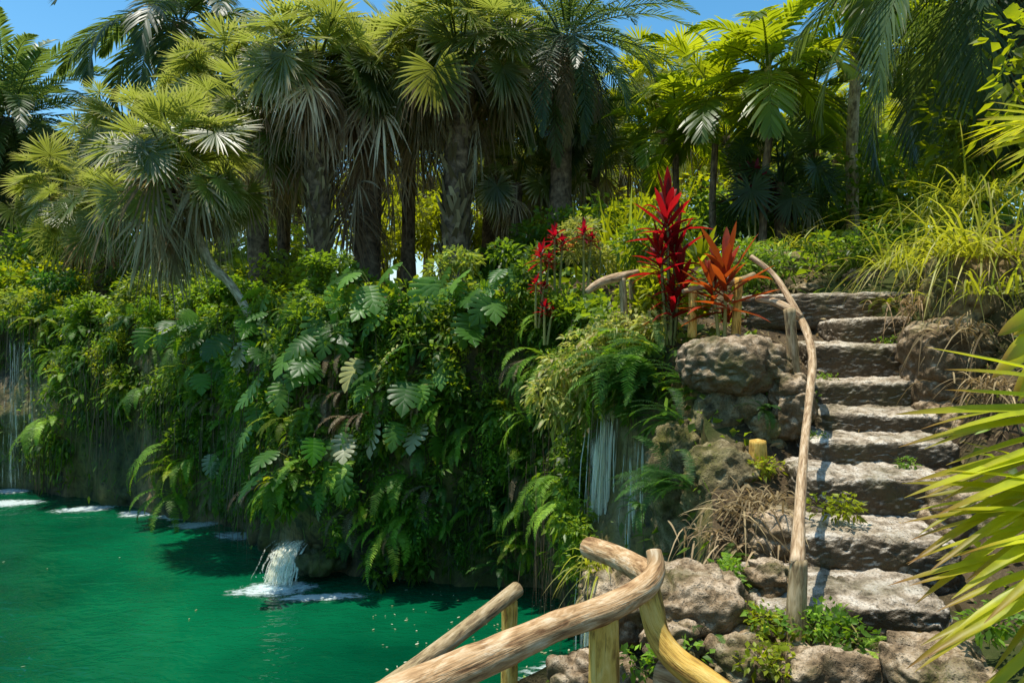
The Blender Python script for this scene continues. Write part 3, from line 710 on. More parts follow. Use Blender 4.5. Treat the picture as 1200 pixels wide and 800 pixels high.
for k, (x, y, h, wd_) in enumerate(TR):
    tree(f'sunlit leafy tree far off {tw[k]}', (x, y, Hz([(x, y)])[0]), h, wd_, 3200, .3, 'farleaf' if k % 3 else 'fardark', 200 + k)

# ------------------------------------------------------------------ shrubs
def shrub(name, label, base, lobes, n, size, mat, group=None, seed=0, stems=5, cat='shrub', long=False, aspect=.5, droop=.3, shell=.45):
    global rng
    keep = rng; rng = np.random.default_rng(seed + 900)
    t = thing(name, label, cat, base, group=group)
    mb = MB()
    for k in range(stems):
        l = lobes[k % len(lobes)]
        e = np.array(l[:3]) + rng.normal(0, .3, 3) * np.array(l[3:6])
        sr = min(1, .15 + lobes[0][3] * 2.2); tube(mb, [rng.normal(0, .04, 3) * sr, e * .5 + rng.normal(0, .05, 3) * sr, e], [.022 * sr, .016 * sr, .006 * sr], 6, 0, k, False, 3)
    mb.build('stems', M['stem'], t, True)
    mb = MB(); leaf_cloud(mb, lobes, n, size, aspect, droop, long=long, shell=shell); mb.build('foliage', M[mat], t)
    rng = keep
    return t
def blob(r, n=6, h=.8, seed=0, flat=.8):
    g = np.random.default_rng(seed); L = []
    for k in range(n):
        a = g.uniform(0, 2 * PI); q = r * math.sqrt(g.random()) * .85; s = r * g.uniform(.3, .55)
        L.append((math.cos(a) * q, math.sin(a) * q, g.uniform(.25, 1) * h, s, s, s * flat))
    return L
SH = [  # px, depth, radius, height, leaves, leaf size, material, label
    (40, 15.5, 1.0, .9, 1500, .14, 'sunshrub', 'yellow-green mounded shrub on the cliff edge at the far left'),
    (18, 14.8, .9, 1.0, 1300, .16, 'shrub', 'leafy shrub on the far left corner of the cliff top'),
    (95, 14.3, .9, .7, 1500, .12, 'sunshrub', 'bright low bush right of the far left corner'),
    (150, 14.0, .9, .6, 1400, .12, 'shrub', 'green low bush below the leaning palm crown'),
    (215, 13.0, .9, .7, 1500, .13, 'shrub', 'dark bush left of the leaning trunk'),
    (265, 12.4, .8, .7, 1400, .13, 'shrub', 'bush directly behind the leaning trunk'),
    (330, 11.8, .8, .7, 1400, .13, 'sunshrub', 'light green bush at the foot of the sunlit trunk'),
    (400, 11.4, .7, .6, 1200, .13, 'shrub', 'bush at the foot of the dark skirted palm'),
    (455, 15.5, 1.1, 2.2, 1700, .16, 'sunshrub', 'glowing yellow bush seen between the second and third trunks'),
    (505, 16.5, 1.2, 2.8, 1700, .17, 'sunshrub', 'glowing yellow bush seen between the third and fourth trunks'),
    (570, 16.0, 1.1, 2.4, 1700, .17, 'sunshrub', 'sunlit bush behind the young fan palm'),
    (630, 15.0, 1.0, 2.2, 1500, .16, 'sunshrub', 'sunlit bush left of the black date palm trunk'),
    (350, 16.5, 1.3, 2.4, 1700, .18, 'sunshrub', 'sunlit bush behind the first tall palm trunk'),
    (240, 17.0, 1.3, 1.8, 1700, .18, 'sunshrub', 'bright bush in the gap behind the leaning palm'),
    (150, 18.0, 1.5, 1.8, 1700, .2, 'shrub', 'tall green bush far left of the leaning palm'),
    (70, 17.0, 1.4, 1.8, 1700, .22, 'shrub', 'large leaved bush below the far left date palm'),
    (690, 11.0, .8, 1.0, 1500, .13, 'shrub', 'dark bush right of the black date palm trunk'),
    (740, 10.0, .7, 1.0, 1500, .12, 'sunshrub', 'yellow-green bush behind the tall red plant'),
    (700, 14.5, 1.1, 1.5, 1500, .16, 'fardark', 'grey-green bush in the gap right of the date palm'),
    (800, 13.5, 1.2, 1.4, 1700, .16, 'shrub', 'bush beneath the slender palms'),
    (870, 11.5, .9, .9, 1500, .13, 'shrub', 'dark bush at the head of the stair'),
    (960, 11.0, 1.0, 1.0, 1700, .14, 'shrub', 'bush at the foot of the grey-trunked palm'),
    (1030, 11.5, 1.2, 1.3, 1700, .15, 'fardark', 'grey-green bush behind the long grass'),
    (1110, 10.5, 1.4, 1.8, 2000, .16, 'shrub', 'tall bush behind the grass bank'),
    (1180, 8.0, 1.2, 1.6, 1800, .15, 'sunshrub', 'bright bush at the top of the right bank'),
    (920, 16.0, 1.6, 2.4, 2000, .2, 'fardark', 'tall shadowy bush behind the dark fan palm'),
    (1040, 17.0, 1.8, 2.6, 2000, .2, 'farleaf', 'tall sunlit bush right of the grey-trunked palm'),
    (780, 17.0, 1.5, 2.2, 2000, .2, 'farleaf', 'tall sunlit bush behind the small leafy palm'),
]
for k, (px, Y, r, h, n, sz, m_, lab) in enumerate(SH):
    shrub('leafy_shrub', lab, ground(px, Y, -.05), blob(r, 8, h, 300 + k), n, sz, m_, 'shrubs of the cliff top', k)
for k, (px, py, Y, lab) in enumerate([(905, 312, 7.4, 'dark undergrowth on the ledge behind the top step'), (975, 312, 7.5, 'dark leafy clump on the ledge left of the square block'), (1070, 300, 7.6, 'dark leafy clump under the long grass')]):
    shrub('leafy_shrub', lab, P(px, py, Y) - [0, 0, .2], blob(.45, 7, .5, 700 + k), 900, .09, 'creeper', None, 160 + k, aspect=.35, shell=.3)
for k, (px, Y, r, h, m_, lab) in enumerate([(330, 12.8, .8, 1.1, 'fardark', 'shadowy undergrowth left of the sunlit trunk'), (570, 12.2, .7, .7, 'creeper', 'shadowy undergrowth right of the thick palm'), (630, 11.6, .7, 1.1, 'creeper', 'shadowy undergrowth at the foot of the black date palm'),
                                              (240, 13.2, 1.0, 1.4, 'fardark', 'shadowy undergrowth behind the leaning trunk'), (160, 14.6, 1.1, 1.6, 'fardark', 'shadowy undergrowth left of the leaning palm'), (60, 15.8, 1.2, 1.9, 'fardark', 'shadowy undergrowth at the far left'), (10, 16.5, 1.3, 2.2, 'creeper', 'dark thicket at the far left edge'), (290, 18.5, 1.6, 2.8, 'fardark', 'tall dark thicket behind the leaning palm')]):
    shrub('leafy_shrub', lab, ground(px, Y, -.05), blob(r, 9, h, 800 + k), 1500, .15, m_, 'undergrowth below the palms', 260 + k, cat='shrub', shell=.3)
for k, (px, r, h, m_, lab) in enumerate([(25, .55, .5, 'fardark', 'bush spilling over the cliff lip above the left veil of water'), (75, .4, .8, 'fern_dark', 'green bush poking up at the far cliff lip'), (125, .5, .35, 'creeper', 'dark low bush at the far cliff lip'), (180, .45, .9, 'fardark', 'taller bush at the cliff lip left of the leaning trunk'), (232, .5, .45, 'creeper', 'dark bush at the cliff lip under the leaning palm crown'), (282, .4, .7, 'fern', 'fine-leaved bush at the cliff lip beside the leaning trunk'), (362, .4, .8, 'creeper', 'dark bush at the lip in front of the sunlit trunk'), (520, .4, .7, 'fardark', 'bush at the lip in front of the thick palm'), (610, .4, .7, 'creeper', 'dark bush at the lip left of the crimson plants')]):
    b_, o_ = lip(px, .2)
    shrub('leafy_shrub', lab, b_, blob(r, 8, h, 880 + k), 900, .1, m_, 'bushes along the cliff lip', 300 + k, shell=.2)
# tall reed-like and big-leaved plants of the background
def blades(name, label, base, n, L, W, mat, el=(35, 85), droop=(.3, .9), spread=.12, cat='plant', group=None, az=None, fold=.12, prof=None, seed=0):
    global rng
    keep = rng; rng = np.random.default_rng(seed + 1700)
    mb = MB(); a = rng.uniform(0, 2 * PI, n) if az is None else rng.uniform(az[0], az[1], n)
    e = np.radians(rng.uniform(el[0], el[1], n))
    d = dirv(a, e); sd = np.stack([np.cos(a), -np.sin(a), np.zeros(n)], -1) + rng.normal(0, .25, (n, 3))
    strips(mb, np.c_[rng.normal(0, spread, (n, 2)), np.zeros(n)], d, sd, rng.uniform(L * .6, L * 1.1, n), W, prof or [(0, .7), (.2, 1), (.4, .95), (.6, .75), (.8, .45), (.92, .22), (1, .03)], droop=rng.uniform(droop[0], droop[1], n), fold=fold)
    o = mb.build(name, M[mat], None, False, base); rng = keep
    return tag(o, label, cat, group)
LP_ = [(0, .3), (.2, .8), (.45, 1), (.7, .8), (.88, .4), (1, .03)]
blades('broad_leaved_plant', 'clump of big banana-like leaves below the far left palm', ground(22, 15.2), 22, 1.7, .36, 'shrub', (40, 85), (.3, .8), .3, prof=LP_, seed=1)
blades('broad_leaved_plant', 'second clump of big glossy leaves right of the far left one', ground(62, 15.6), 16, 1.4, .3, 'shrub', (35, 85), (.3, .8), .3, prof=LP_, seed=2)
blades('reed_clump', 'tall pale green reeds behind the red plants', ground(733, 9.4), 90, 1.5, .05, 'sunshrub', (55, 88), (.1, .5), .3, seed=3)
blades('strappy_plant', 'yellow-green spiky rosette beside the orange red plant', P(822, 312, 6.3), 26, .5, .06, 'sunshrub', (15, 85), (.1, .5), .03, prof=LP_, seed=4)
blades('strappy_plant', 'small bright rosette at the foot of the red plants', P(822, 372, 5.8), 24, .3, .035, 'sunshrub', (10, 80), (.1, .5), .03, prof=LP_, seed=5)
blades('strappy_plant', 'orange tinted rosette left of the stub post', P(850, 378, 5.9), 18, .26, .035, 'redorange', (15, 80), (.1, .5), .03, prof=LP_, seed=6)

# ------------------------------------------------------------------ red plants
def cordyline(label, base, rosettes, mat, n, L, W, seed, el=(5, 85), droop=(.15, .55)):
    global rng
    keep = rng; rng = np.random.default_rng(seed + 2600)
    t = thing('cordyline', label, 'red plant', base, group=None)
    mb = MB(); ml = MB()
    for (x, y, z, s) in rosettes:
        top = np.array([x, y, z]); tube(mb, [(x * .3, y * .3, -.1), (x * .7, y * .7, z * .5), top], [.018, .015, .011], 7, .05, seed, False, 4)
        a = np.arange(n) * 2.39996 + rng.normal(0, .2, n); q = (np.arange(n) + .5) / n
        e = np.radians(el[1] + (el[0] - el[1]) * q) + rng.normal(0, .1, n)
        sd = np.stack([np.cos(a), -np.sin(a), np.zeros(n)], -1) + rng.normal(0, .12, (n, 3))
        strips(ml, top - np.c_[np.zeros((n, 2)), q * L * .7 * s], dirv(a, e), sd, L * s * rng.uniform(.75, 1.1, n), W * s, LP_, droop=rng.uniform(*droop, n), fold=.18)
    mb.build('stem', M['stem'], t, True); ml.build('leaves', M[mat], t)
    rng = keep
    return t
b = P(786, 385, 6.0); b[2] = 3.08
cordyline('tall scarlet plant with stacked leaf rosettes standing by the rail', b, [(-.03, 0, 1.12, 1.1), (.05, .05, .82, 1), (-.1, -.03, .75, .85), (.08, -.04, .55, .9), (0, -.05, .35, .8)], 'red', 24, .4, .062, 1, el=(14, 86), droop=(.1, .6))
b = P(848, 372, 5.68); b[2] = 3.0
cordyline('orange and purple plant with long pointed leaves beside the tall scarlet one', b, [(.02, 0, .62, 1), (-.08, .04, .55, .75)], 'redorange', 24, .52, .075, 2, el=(8, 82), droop=(.1, .5))
for q, (px, py, Y, s, lab) in enumerate([(650, 272, 8.1, .8, 'crimson plant in front of the black date palm trunk, highest of the small red ones'), (634, 294, 8.0, .8, 'crimson plant at the left foot of the date palm trunk'), (684, 268, 8.3, .75, 'crimson plant just right of the date palm trunk'),
                                         (628, 330, 7.9, .55, 'small red plant low on the bank under the crimson ones'), (638, 358, 7.8, .6, 'small red plant hanging at the cliff lip, lowest of the red ones'), (205, 320, 13.4, .6, 'tiny red plant beside the bush near the leaning trunk')]):
    pt = P(px, py, Y); gz = Hz([pt[:2]])[0]; h = float(np.clip(pt[2] - gz, .35, 1.0))
    b = np.array([pt[0], pt[1], pt[2] - h])
    cordyline(lab, b, [(0, 0, h, s), (.1, .05, h * .9, s * .8)], 'red', 20, .26, .055, 10 + q, el=(-5, 80))
b = P(885, 205, 10.1); gz = Hz([b[:2]])[0]
cordyline('dark maroon plant high among the slender palms', np.array([b[0], b[1], gz]), [(0, 0, b[2] - gz, 1), (.2, .1, b[2] - gz - .2, 1), (-.15, 0, b[2] - gz - .1, 1)], 'purple', 26, .42, .1, 20)

# ------------------------------------------------------------------ plants on the cliff
def fern_mesh(seed, nfr=13, L=.75, droop=1.6, az=1.5, el=(-10, 65), ll=.08, lw=.015, npair=28, mat='fern'):
    global rng
    keep = rng; rng = np.random.default_rng(seed + 4000)
    mb = MB()
    for k in range(nfr):
        feather(mb, rng.normal(0, .03, 3), rng.uniform(-az, az), R(rng.uniform(*el)), L * rng.uniform(.6, 1.1), npair, ll * rng.uniform(.8, 1.15), lw, droop * rng.uniform(.75, 1.25), rng.random(), vee=.05, ldroop=.12, twist=rng.normal(0, .3), a0=80, a1=62, prof=[(0, .9), (.5, .9), (1, .15)], rach=.004, bare=.06)
    me = mb.mesh('fern', M[mat]); rng = keep
    return me
FERN = [fern_mesh(k, mat=('fern', 'fern_dark', 'fern_yellow', 'fern', 'fern_dark')[k]) for k in range(5)] + [fern_mesh(5, 8, 1.0, 2.1, 1.1, (-20, 40), .09, .017, 34), fern_mesh(6, 7, .9, 1.9, 1.0, (-30, 30), .09, .017, 32)]
def zone(px, py):
    if px < 130: h = 'the far left cliff'
    elif px < 250: h = 'the far cliff near the thin falls'
    elif px < 400: h = 'the cliff corner above the bright waterfall'
    elif px < 520: h = 'the near cliff left of the cliff middle'
    elif px < 660: h = 'the near cliff below the small red plants'
    elif px < 760: h = 'the cliff beside the tall narrow waterfall'
    else: h = 'the rocks left of the stair'
    v = 'high on' if py < 430 else 'halfway down' if py < 540 else 'low on'
    return f'{v} {h}'
def put(me, name, px, py, s, lab, cat, group, dz=0, fwd=.16, ry=.5):
    p, o = on_cliff(px, py)
    ob = link(name, me, None, p + o * fwd + [0, 0, dz])
    ob.rotation_euler = (rng.normal(0, .1), rng.normal(0, .1), -math.atan2(o[0], o[1]) + rng.normal(0, ry)); ob.scale = (s,) * 3
    return tag(ob, lab, cat, group)
n = 0
while n < 165:
    px = rng.uniform(-5, 800); py = rng.uniform(345, 672)
    base = 560 if px < 120 else 600 if px < 250 else 640 if px < 330 else 672
    if py > base - 12: continue
    if 680 < px < 765 and py > 445: continue
    if px < 34 or 85 < px < 190 and py > 470: continue
    if px > 770 and py > 500: continue
    if 295 < px < 400 and py > 590: continue
    if rng.random() < .35 and px < 280 and py > 480: continue
    Y_ = 13 if px < 100 else 11 if px < 260 else 8.4
    s = rng.uniform(.38, .85) * (1.1 if px < 250 else .8)
    z = zone(px, py)
    f_ = rng.integers(0, 7); s *= 1.4 if f_ > 4 else 1
    put(FERN[f_], 'fern', px, py, s, 'arching green fern growing ' + z, 'fern', 'ferns ' + z); n += 1

# small-leaved bushes rooted in the cliff
def tuft_mesh(seed, size, nleaf, mat, r=.3, asp=.5):
    global rng
    keep = rng; rng = np.random.default_rng(seed + 7000)
    mb = MB(); L = [(rng.normal(0, r * .5), rng.uniform(.05, r), rng.normal(-r * .3, r * .6), r * .4, r * .35, r * .4) for _ in range(7)]
    leaf_cloud(mb, L, nleaf, size, asp, .4, shell=.2)
    me = mb.mesh('tuft', M[mat]); rng = keep; return me
TUFT = [tuft_mesh(0, .07, 420, 'shrub'), tuft_mesh(1, .05, 600, 'fern', .28), tuft_mesh(2, .09, 300, 'creeper', .3, .6), tuft_mesh(3, .06, 420, 'sunshrub', .24, .4), tuft_mesh(4, .08, 300, 'shrub', .34, .3)]
n = 0
while n < 150:
    px = rng.uniform(-5, 700); py = 335 + 330 * rng.random() ** 1.25
    base = 555 if px < 120 else 590 if px < 250 else 630 if px < 330 else 665
    if py > base - 8 or px < 34 or (85 < px < 190 and py > 460) or (300 < px < 395 and py > 590): continue
    k_ = rng.integers(0, 5)
    if k_ == 3 and py > 480: k_ = 1
    z = zone(px, py); kind_ = ['glossy small-leaved', 'fine-leaved', 'dark round-leaved', 'yellow-green', 'narrow-leaved'][k_]
    put(TUFT[k_], 'cliff_bush', px, py, rng.uniform(.6, 1.15), f'{kind_} bush growing {z}', 'bush', f'{kind_} bushes {z}', fwd=.1); n += 1
DF = [fern_mesh(40 + k, 6, .7, 2.2, 1.2, (-40, 20), .07, .014, 26) for k in range(2)]
for me_ in DF: me_.materials.clear(); me_.materials.append(M['sabal_dead'])
for k in range(26):
    px = rng.uniform(200, 640); py = rng.uniform(400, 600)
    z = zone(px, py); put(DF[k % 2], 'dead_fern', px, py, rng.uniform(.45, .9), 'dry brown fern hanging ' + z, 'fern', 'dry ferns ' + z, fwd=.2)

# split-leaved climbers
def split_leaf(seed, mat='monstera', nf=7):
    global rng
    keep = rng; rng = np.random.default_rng(seed + 5000)
    Vv = []; Q = []; T = []; r = rng.random()
    def Rm(a):                        # margin radius, a from the tip direction
        return .52 * (1 - .34 * (a / PI) ** 2) * (1 + .12 * math.exp(-(a / .3) ** 2))
    sag = rng.uniform(.15, .45); fold = rng.uniform(.05, .3)
    def bend(x, y):
        yy = y - .02
        return (x, y, fold * abs(x) - .5 * x * x - sag * max(0, yy) ** 2 + .012 * math.sin(yy * 40))
    for sg in (-1, 1):
        for i in range(nf):
            a_in = PI * .93 * (1 - i / nf); a_out = PI * .93 * (1 - (i + 1) / nf)
            m0 = .02 + .78 * (i / nf) ** 1.3; m1 = .02 + .78 * ((i + 1) / nf) ** 1.3
            if i == 0: m0 = 0
            cy = .38
            def mp(a): return np.array([math.sin(a) * Rm(a) * .92, cy + math.cos(a) * Rm(a) * 1.08])
            o0, o1 = mp(a_in), mp(a_out)
            if i == nf - 1: o1 = np.array([0.0, cy + Rm(0) * 1.2])
            gap = rng.uniform(.25, .42) if i < nf - 1 else .12
            p0, p1 = np.array([0, m0]), np.array([0, m1])
            b0 = len(Vv)
            for t, g_ in ((0, 0), (.3, .02), (.55, gap * .75), (.8, gap), (.95, gap * 1.35), (1.02, .8)):
                A = p0 + (o0 - p0) * t; B = p1 + (o1 - p1) * t; mdl = (A + B) / 2
                if i < nf - 1: A2 = A + (B - A) * g_ * .35; B2 = B + (A - B) * g_ * .65
                else: A2 = A + (mdl - A) * g_; B2 = B if t < .9 else B
                for q_ in (A2, (A2 + B2) / 2, B2):
                    v = bend(sg * q_[0], q_[1]); Vv.append((v[0], v[1], v[2] + (.012 if q_ is not A2 and q_ is not B2 else 0))); T.append((r, t, .4 + .2 * (i % 2)))
            for k in range(5):
                for c_ in (0, 1):
                    a_ = b0 + k * 3 + c_; q4 = [a_, a_ + 1, a_ + 4, a_ + 3]
                    Q.append(q4 if sg > 0 else q4[::-1])
    mb = MB(); mb.add(Vv, Q, T); me = mb.mesh('split_leaf', M[mat]); rng = keep
    return me
LEAF = [split_leaf(k) for k in range(6)]; PALE = [split_leaf(20 + k, 'pale') for k in range(2)]; BRT = [split_leaf(30, 'brightleaf')]
def monstera(px, py, nl, size, label, seed, pale=0, bright=0, dz=0.0, group='split-leaved climbers on the cliff', top=False, pitch=(5, 75)):
    global rng
    keep = rng; rng = np.random.default_rng(seed + 6000)
    if top: p, o2 = lip(px, .15); o = np.r_[o2, 0]; p = p + [0, 0, dz]
    else: p, o = on_cliff(px, py)
    t = thing('split_leaf_climber', label, 'climbing plant', p, group=group)
    oaz = math.atan2(o[0], o[1]); mb = MB()
    for k in range(nl):
        az = oaz + rng.normal(0, .75); size_ = size * (1.0 if k < max(1, pale + bright) else .9); e = R(rng.uniform(-5, 75)); pl = size * rng.uniform(.5, 1.5)
        end = dirv(np.array(az), np.array(e)) * pl
        tube(mb, [rng.normal(0, .02, 3), end * .5 + [0, 0, .1 * pl], end], [.009, .007, .006], 5, 0, k, False, 4)
        a2 = az + rng.normal(0, .5); pt_ = R(rng.uniform(*pitch)); s = size_ * rng.uniform(.7, 1.2)
        f = dirv(np.array(a2), np.array(-pt_)); sd = np.array([math.cos(a2), -math.sin(a2), 0]); rl = rng.normal(0, .35)
        nn = np.cross(sd, f); sd = sd * math.cos(rl) + nn * math.sin(rl); nn = np.cross(sd, f)
        me = PALE[k % 2] if k < pale else BRT[0] if k < pale + bright else LEAF[rng.integers(0, 6)]
        c = link('leaf', me, t)
        m4 = Matrix(((sd[0] * s, f[0] * s, nn[0] * s, end[0]), (sd[1] * s, f[1] * s, nn[1] * s, end[1]), (sd[2] * s, f[2] * s, nn[2] * s, end[2]), (0, 0, 0, 1)))
        c.matrix_local = m4
    mb.build('stem', M['stem'], t, True)
    rng = keep
    return t
MO = [(440, 352, 8, .46, 'dense split-leaved climber at the cliff lip under the skirted palm', 1), (485, 345, 8, .46, 'split-leaved climber at the cliff lip below the thick palm', 1), (540, 335, 7, .42, 'split-leaved climber at the cliff lip below the young fan palm', 1),
      (590, 335, 7, .4, 'split-leaved climber at the lip just left of the small red plants', 1), (395, 360, 7, .46, 'split-leaved climber at the lip right of the leaning trunk', 1), (345, 372, 6, .44, 'split-leaved climber at the lip below the leaning trunk foot', 1),
      (380, 432, 8, .46, 'large-leaved climber in the sun above the bright waterfall', 0), (462, 430, 6, .5, 'climber with big pale cream leaf in the middle of the cliff', 0), (505, 410, 5, .42, 'climber with pale tips right of the cream leaf', 0), (478, 505, 4, .42, 'climber with whitish hanging leaf below the cream leaf', 0),
      (352, 560, 4, .46, 'climber with single vivid green leaf above the bright waterfall', 0), (405, 500, 6, .36, 'tangled climber with curled leaves left of the whitish leaf', 0), (255, 440, 7, .44, 'climber in half shade on the cliff corner', 0), (290, 415, 6, .42, 'glossy climber on the upper cliff corner', 0),
      (560, 380, 6, .4, 'shaded climber on the right part of the near cliff', 0), (330, 455, 6, .42, 'climber above the vivid green leaf', 0), (235, 400, 6, .42, 'climber at the top of the far cliff corner', 0), (400, 395, 7, .44, 'bright climber just under the lip right of the leaning trunk', 0),
      (530, 460, 5, .34, 'small climber in deep shade beside the cream leaf', 0), (200, 385, 6, .42, 'climber on the far cliff below the leaning palm', 0), (420, 560, 5, .34, 'low climber near the water at the cliff middle', 0), (310, 500, 5, .38, 'hanging climber with drooping leaves left of the vivid leaf', 0)]
for k, (px, py, sz, lab) in enumerate([(378, 430, .4, 'two glossy whitish leaves high above the vivid green leaf'), (385, 520, .42, 'pale curled leaves hanging below the bright climber'), (425, 545, .42, 'faded cream leaves low at the cliff middle'), (245, 530, .42, 'pale tan dying leaves hanging near the far cliff corner'), (505, 525, .36, 'small pale leaf pair right of the whitish hanging leaf'), (300, 400, .4, 'pale sunlit leaf pair on the upper cliff corner'), (395, 590, .34, 'withered cream leaf pair just above the water')]):
    monstera(px, py, 3, sz, lab, 200 + k, pale=2, pitch=(30, 85))
for k, (px, py, nl, sz, lab, tp) in enumerate(MO):
    monstera(px, py, nl + 2, sz, lab, k, pale=1 if 'cream' in lab and 'beside' not in lab and 'below' not in lab and 'right of' not in lab or 'whitish hanging' in lab or 'pale tips' in lab else 0, bright=1 if 'vivid green leaf' in lab and 'single' in lab else 0, top=bool(tp), dz=.05)

WET = [(688, 762, 476, 690), (0, 32, 385, 580), (150, 178, 450, 590), (205, 222, 540, 600), (85, 190, 500, 600), (315, 385, 610, 690)]
# creeping leaf cover, moss tufts and hanging roots on the rock
sel = np.where((cpx > -60) & (cpx < 930) & (cpy > 300) & (cpy < 700) & (CVv[:, 2] > .12))[0]
dens = fbm(CVv[sel] * 1.1, 3, 77)
pr = np.clip(dens * 1.3 + .25, .01, 1) * np.clip((CVv[sel, 2] - .1) / 1.4, .08, 1) * np.where(cpx[sel] > 760, np.where(cpy[sel] > 470, .04, .5), 1)
for x0, x1, y0, y1 in WET: pr = np.where((cpx[sel] > x0) & (cpx[sel] < x1) & (cpy[sel] > y0) & (cpy[sel] < y1), pr * .05, pr)
pr /= pr.sum()
n = 36000
k = rng.choice(sel, n, p=pr)
pos = CVv[k] + rng.normal(0, .06, (n, 3)) - CVo[k] * rng.uniform(0, .3, n)[:, None] ** 1.5
mb = MB(); scatter(mb, pos, -CVo[k] * .8 + [0, 0, -.45], rng.uniform(.035, .12, n), .5, .3, 1.0)
o = mb.build('creeping_foliage', M['creeper']); tag(o, 'mat of small creeping leaves and moss covering the damp cliff', 'foliage', kind='stuff')
n = 4000
k = rng.choice(sel, n, p=pr); pos = CVv[k] + rng.normal(0, .05, (n, 3)) - CVo[k] * rng.uniform(0, .22, n)[:, None]
mb = MB(); scatter(mb, pos, -CVo[k] + [0, 0, -1.0], rng.uniform(.08, .2, n), .16, .5, .9, long=True)
o = mb.build('trailing_foliage', M['fern']); tag(o, 'narrow trailing leaves hanging thickly down the cliff', 'foliage', kind='stuff')
n = 1300
k = rng.choice(sel, n, p=pr); pos = CVv[k] - CVo[k] * rng.uniform(.05, .5, n)[:, None]
mb = MB(); L = np.minimum(rng.uniform(.3, 1.6, n), CVv[k, 2] - .08).clip(.05)
strips(mb, pos, np.tile([0, 0, -1.0], (n, 1)) + rng.normal(0, .06, (n, 3)), np.cross(np.tile([0, 0, 1.0], (n, 1)), CVo[k]), L, rng.uniform(.004, .012, n), [(0, 1), (.3, .9), (.7, .8), (1, .3)], fold=.3)
o = mb.build('hanging_roots', M['root']); tag(o, 'thin aerial roots and vines hanging down the shaded cliff', 'roots', kind='stuff')
# leaf cover on the cliff top and banks
n = 26000
i = rng.integers(0, NS, n); r0 = rng.uniform(0, 1, n) ** 1.6 * 14
xy = SL[i] + OUTD[i] * (r0[:, None] - .1)
z = Hz(xy); nz = fbm(np.c_[xy, z] * .7, 3, 12)
stair = (xy[:, 0] > 1.0 + (xy[:, 1] - 3.2) * .42) & (xy[:, 0] < 2.25 + (xy[:, 1] - 3.2) * .55) & (xy[:, 1] < 7.6)
keep_ = (xy[:, 1] > 3.4) & ~stair & (nz > -.28) & (np.abs(xy[:, 0]) < xy[:, 1] * .95)
xy, z = xy[keep_], z[keep_]
mb = MB(); m_ = len(xy)
up_ = np.tile([0, -.25, 1.0], (m_, 1))
near = np.clip(xy[:, 1] / 9, .35, 1)
scatter(mb, np.c_[xy, z + rng.uniform(0, .2, m_) * near], up_, rng.uniform(.1, .3, m_) * near, .42, .5, 1.1)
o = mb.build('ground_cover', M['shrub']); tag(o, 'low leafy undergrowth covering the cliff top and banks', 'ground cover', kind='stuff')

# variegated shrub hanging above the tall waterfall
b, o = lip(712, .1)
L = []
g_ = np.random.default_rng(5)
for (px, py, Y, s) in [(690, 405, 6.5, .2), (720, 390, 6.5, .22), (745, 385, 6.4, .2), (665, 430, 6.4, .2), (640, 458, 6.4, .17), (700, 440, 6.3, .24), (730, 425, 6.3, .22), (680, 470, 6.3, .18), (715, 470, 6.25, .16), (755, 405, 6.2, .18), (648, 485, 6.35, .13), (770, 380, 6.1, .16)]:
    L.append((*(P(px, py, Y) - b), s * 1.3, s * 1.2, s * .8))
shrub('variegated_shrub', 'pale yellow-green shrub tinged pink cascading above the tall narrow waterfall', b, L, 2700, .1, 'croton', None, 50, 8, aspect=.34, droop=.6, shell=.1, long=True)
for k, (px, py, Y, r, m_, lab) in enumerate([(705, 300, 8.6, .5, 'croton', 'reddish mixed shrub behind the driftwood rail'), (745, 355, 6.8, .3, 'sunshrub', 'yellow-green bush between driftwood rail and scarlet plant'), (780, 350, 6.5, .3, 'sunshrub', 'leafy bush at the foot of the tall scarlet plant'),
                                            (675, 375, 7.8, .35, 'shrub', 'bush below the driftwood rail'), (765, 300, 7.5, .4, 'shrub', 'bush behind the tall scarlet plant')]):
    shrub('leafy_shrub', lab, P(px, py, Y) - [0, 0, r * .7], blob(r, 7, r * 1.5, 500 + k), 1300, .09, m_, None, 60 + k, aspect=.35, shell=.3)
FERN2 = [fern_mesh(9, 12, .85, 1.3, 1.8, (0, 70), .11, .013, 36, 'fern_dark')]
for k, (px, py, s, lab) in enumerate([(762, 425, .9, 'dark drooping fern between the variegated shrub and the boulder'), (772, 470, .8, 'long hanging fern right of the tall waterfall'), (790, 440, .85, 'dense fern left of the big boulder'), (800, 490, .6, 'fern in shade under the dense fern'), (800, 400, .7, 'fern at the foot of the stub posts'), (826, 440, .6, 'fern draped over the left side of the big boulder'), (852, 455, .5, 'small fern in the middle of the big boulder'), (845, 560, .5, 'fern in the rocks left of the cut stump'), (800, 560, .6, 'fern hanging on the wet rock column'), (830, 490, .55, 'small fern in the crack under the big boulder'), (735, 440, .7, 'feathery fern at the head of the tall waterfall')]):
    put(FERN2[0], 'fern', px, py, s, lab, 'fern', None, ry=.3)

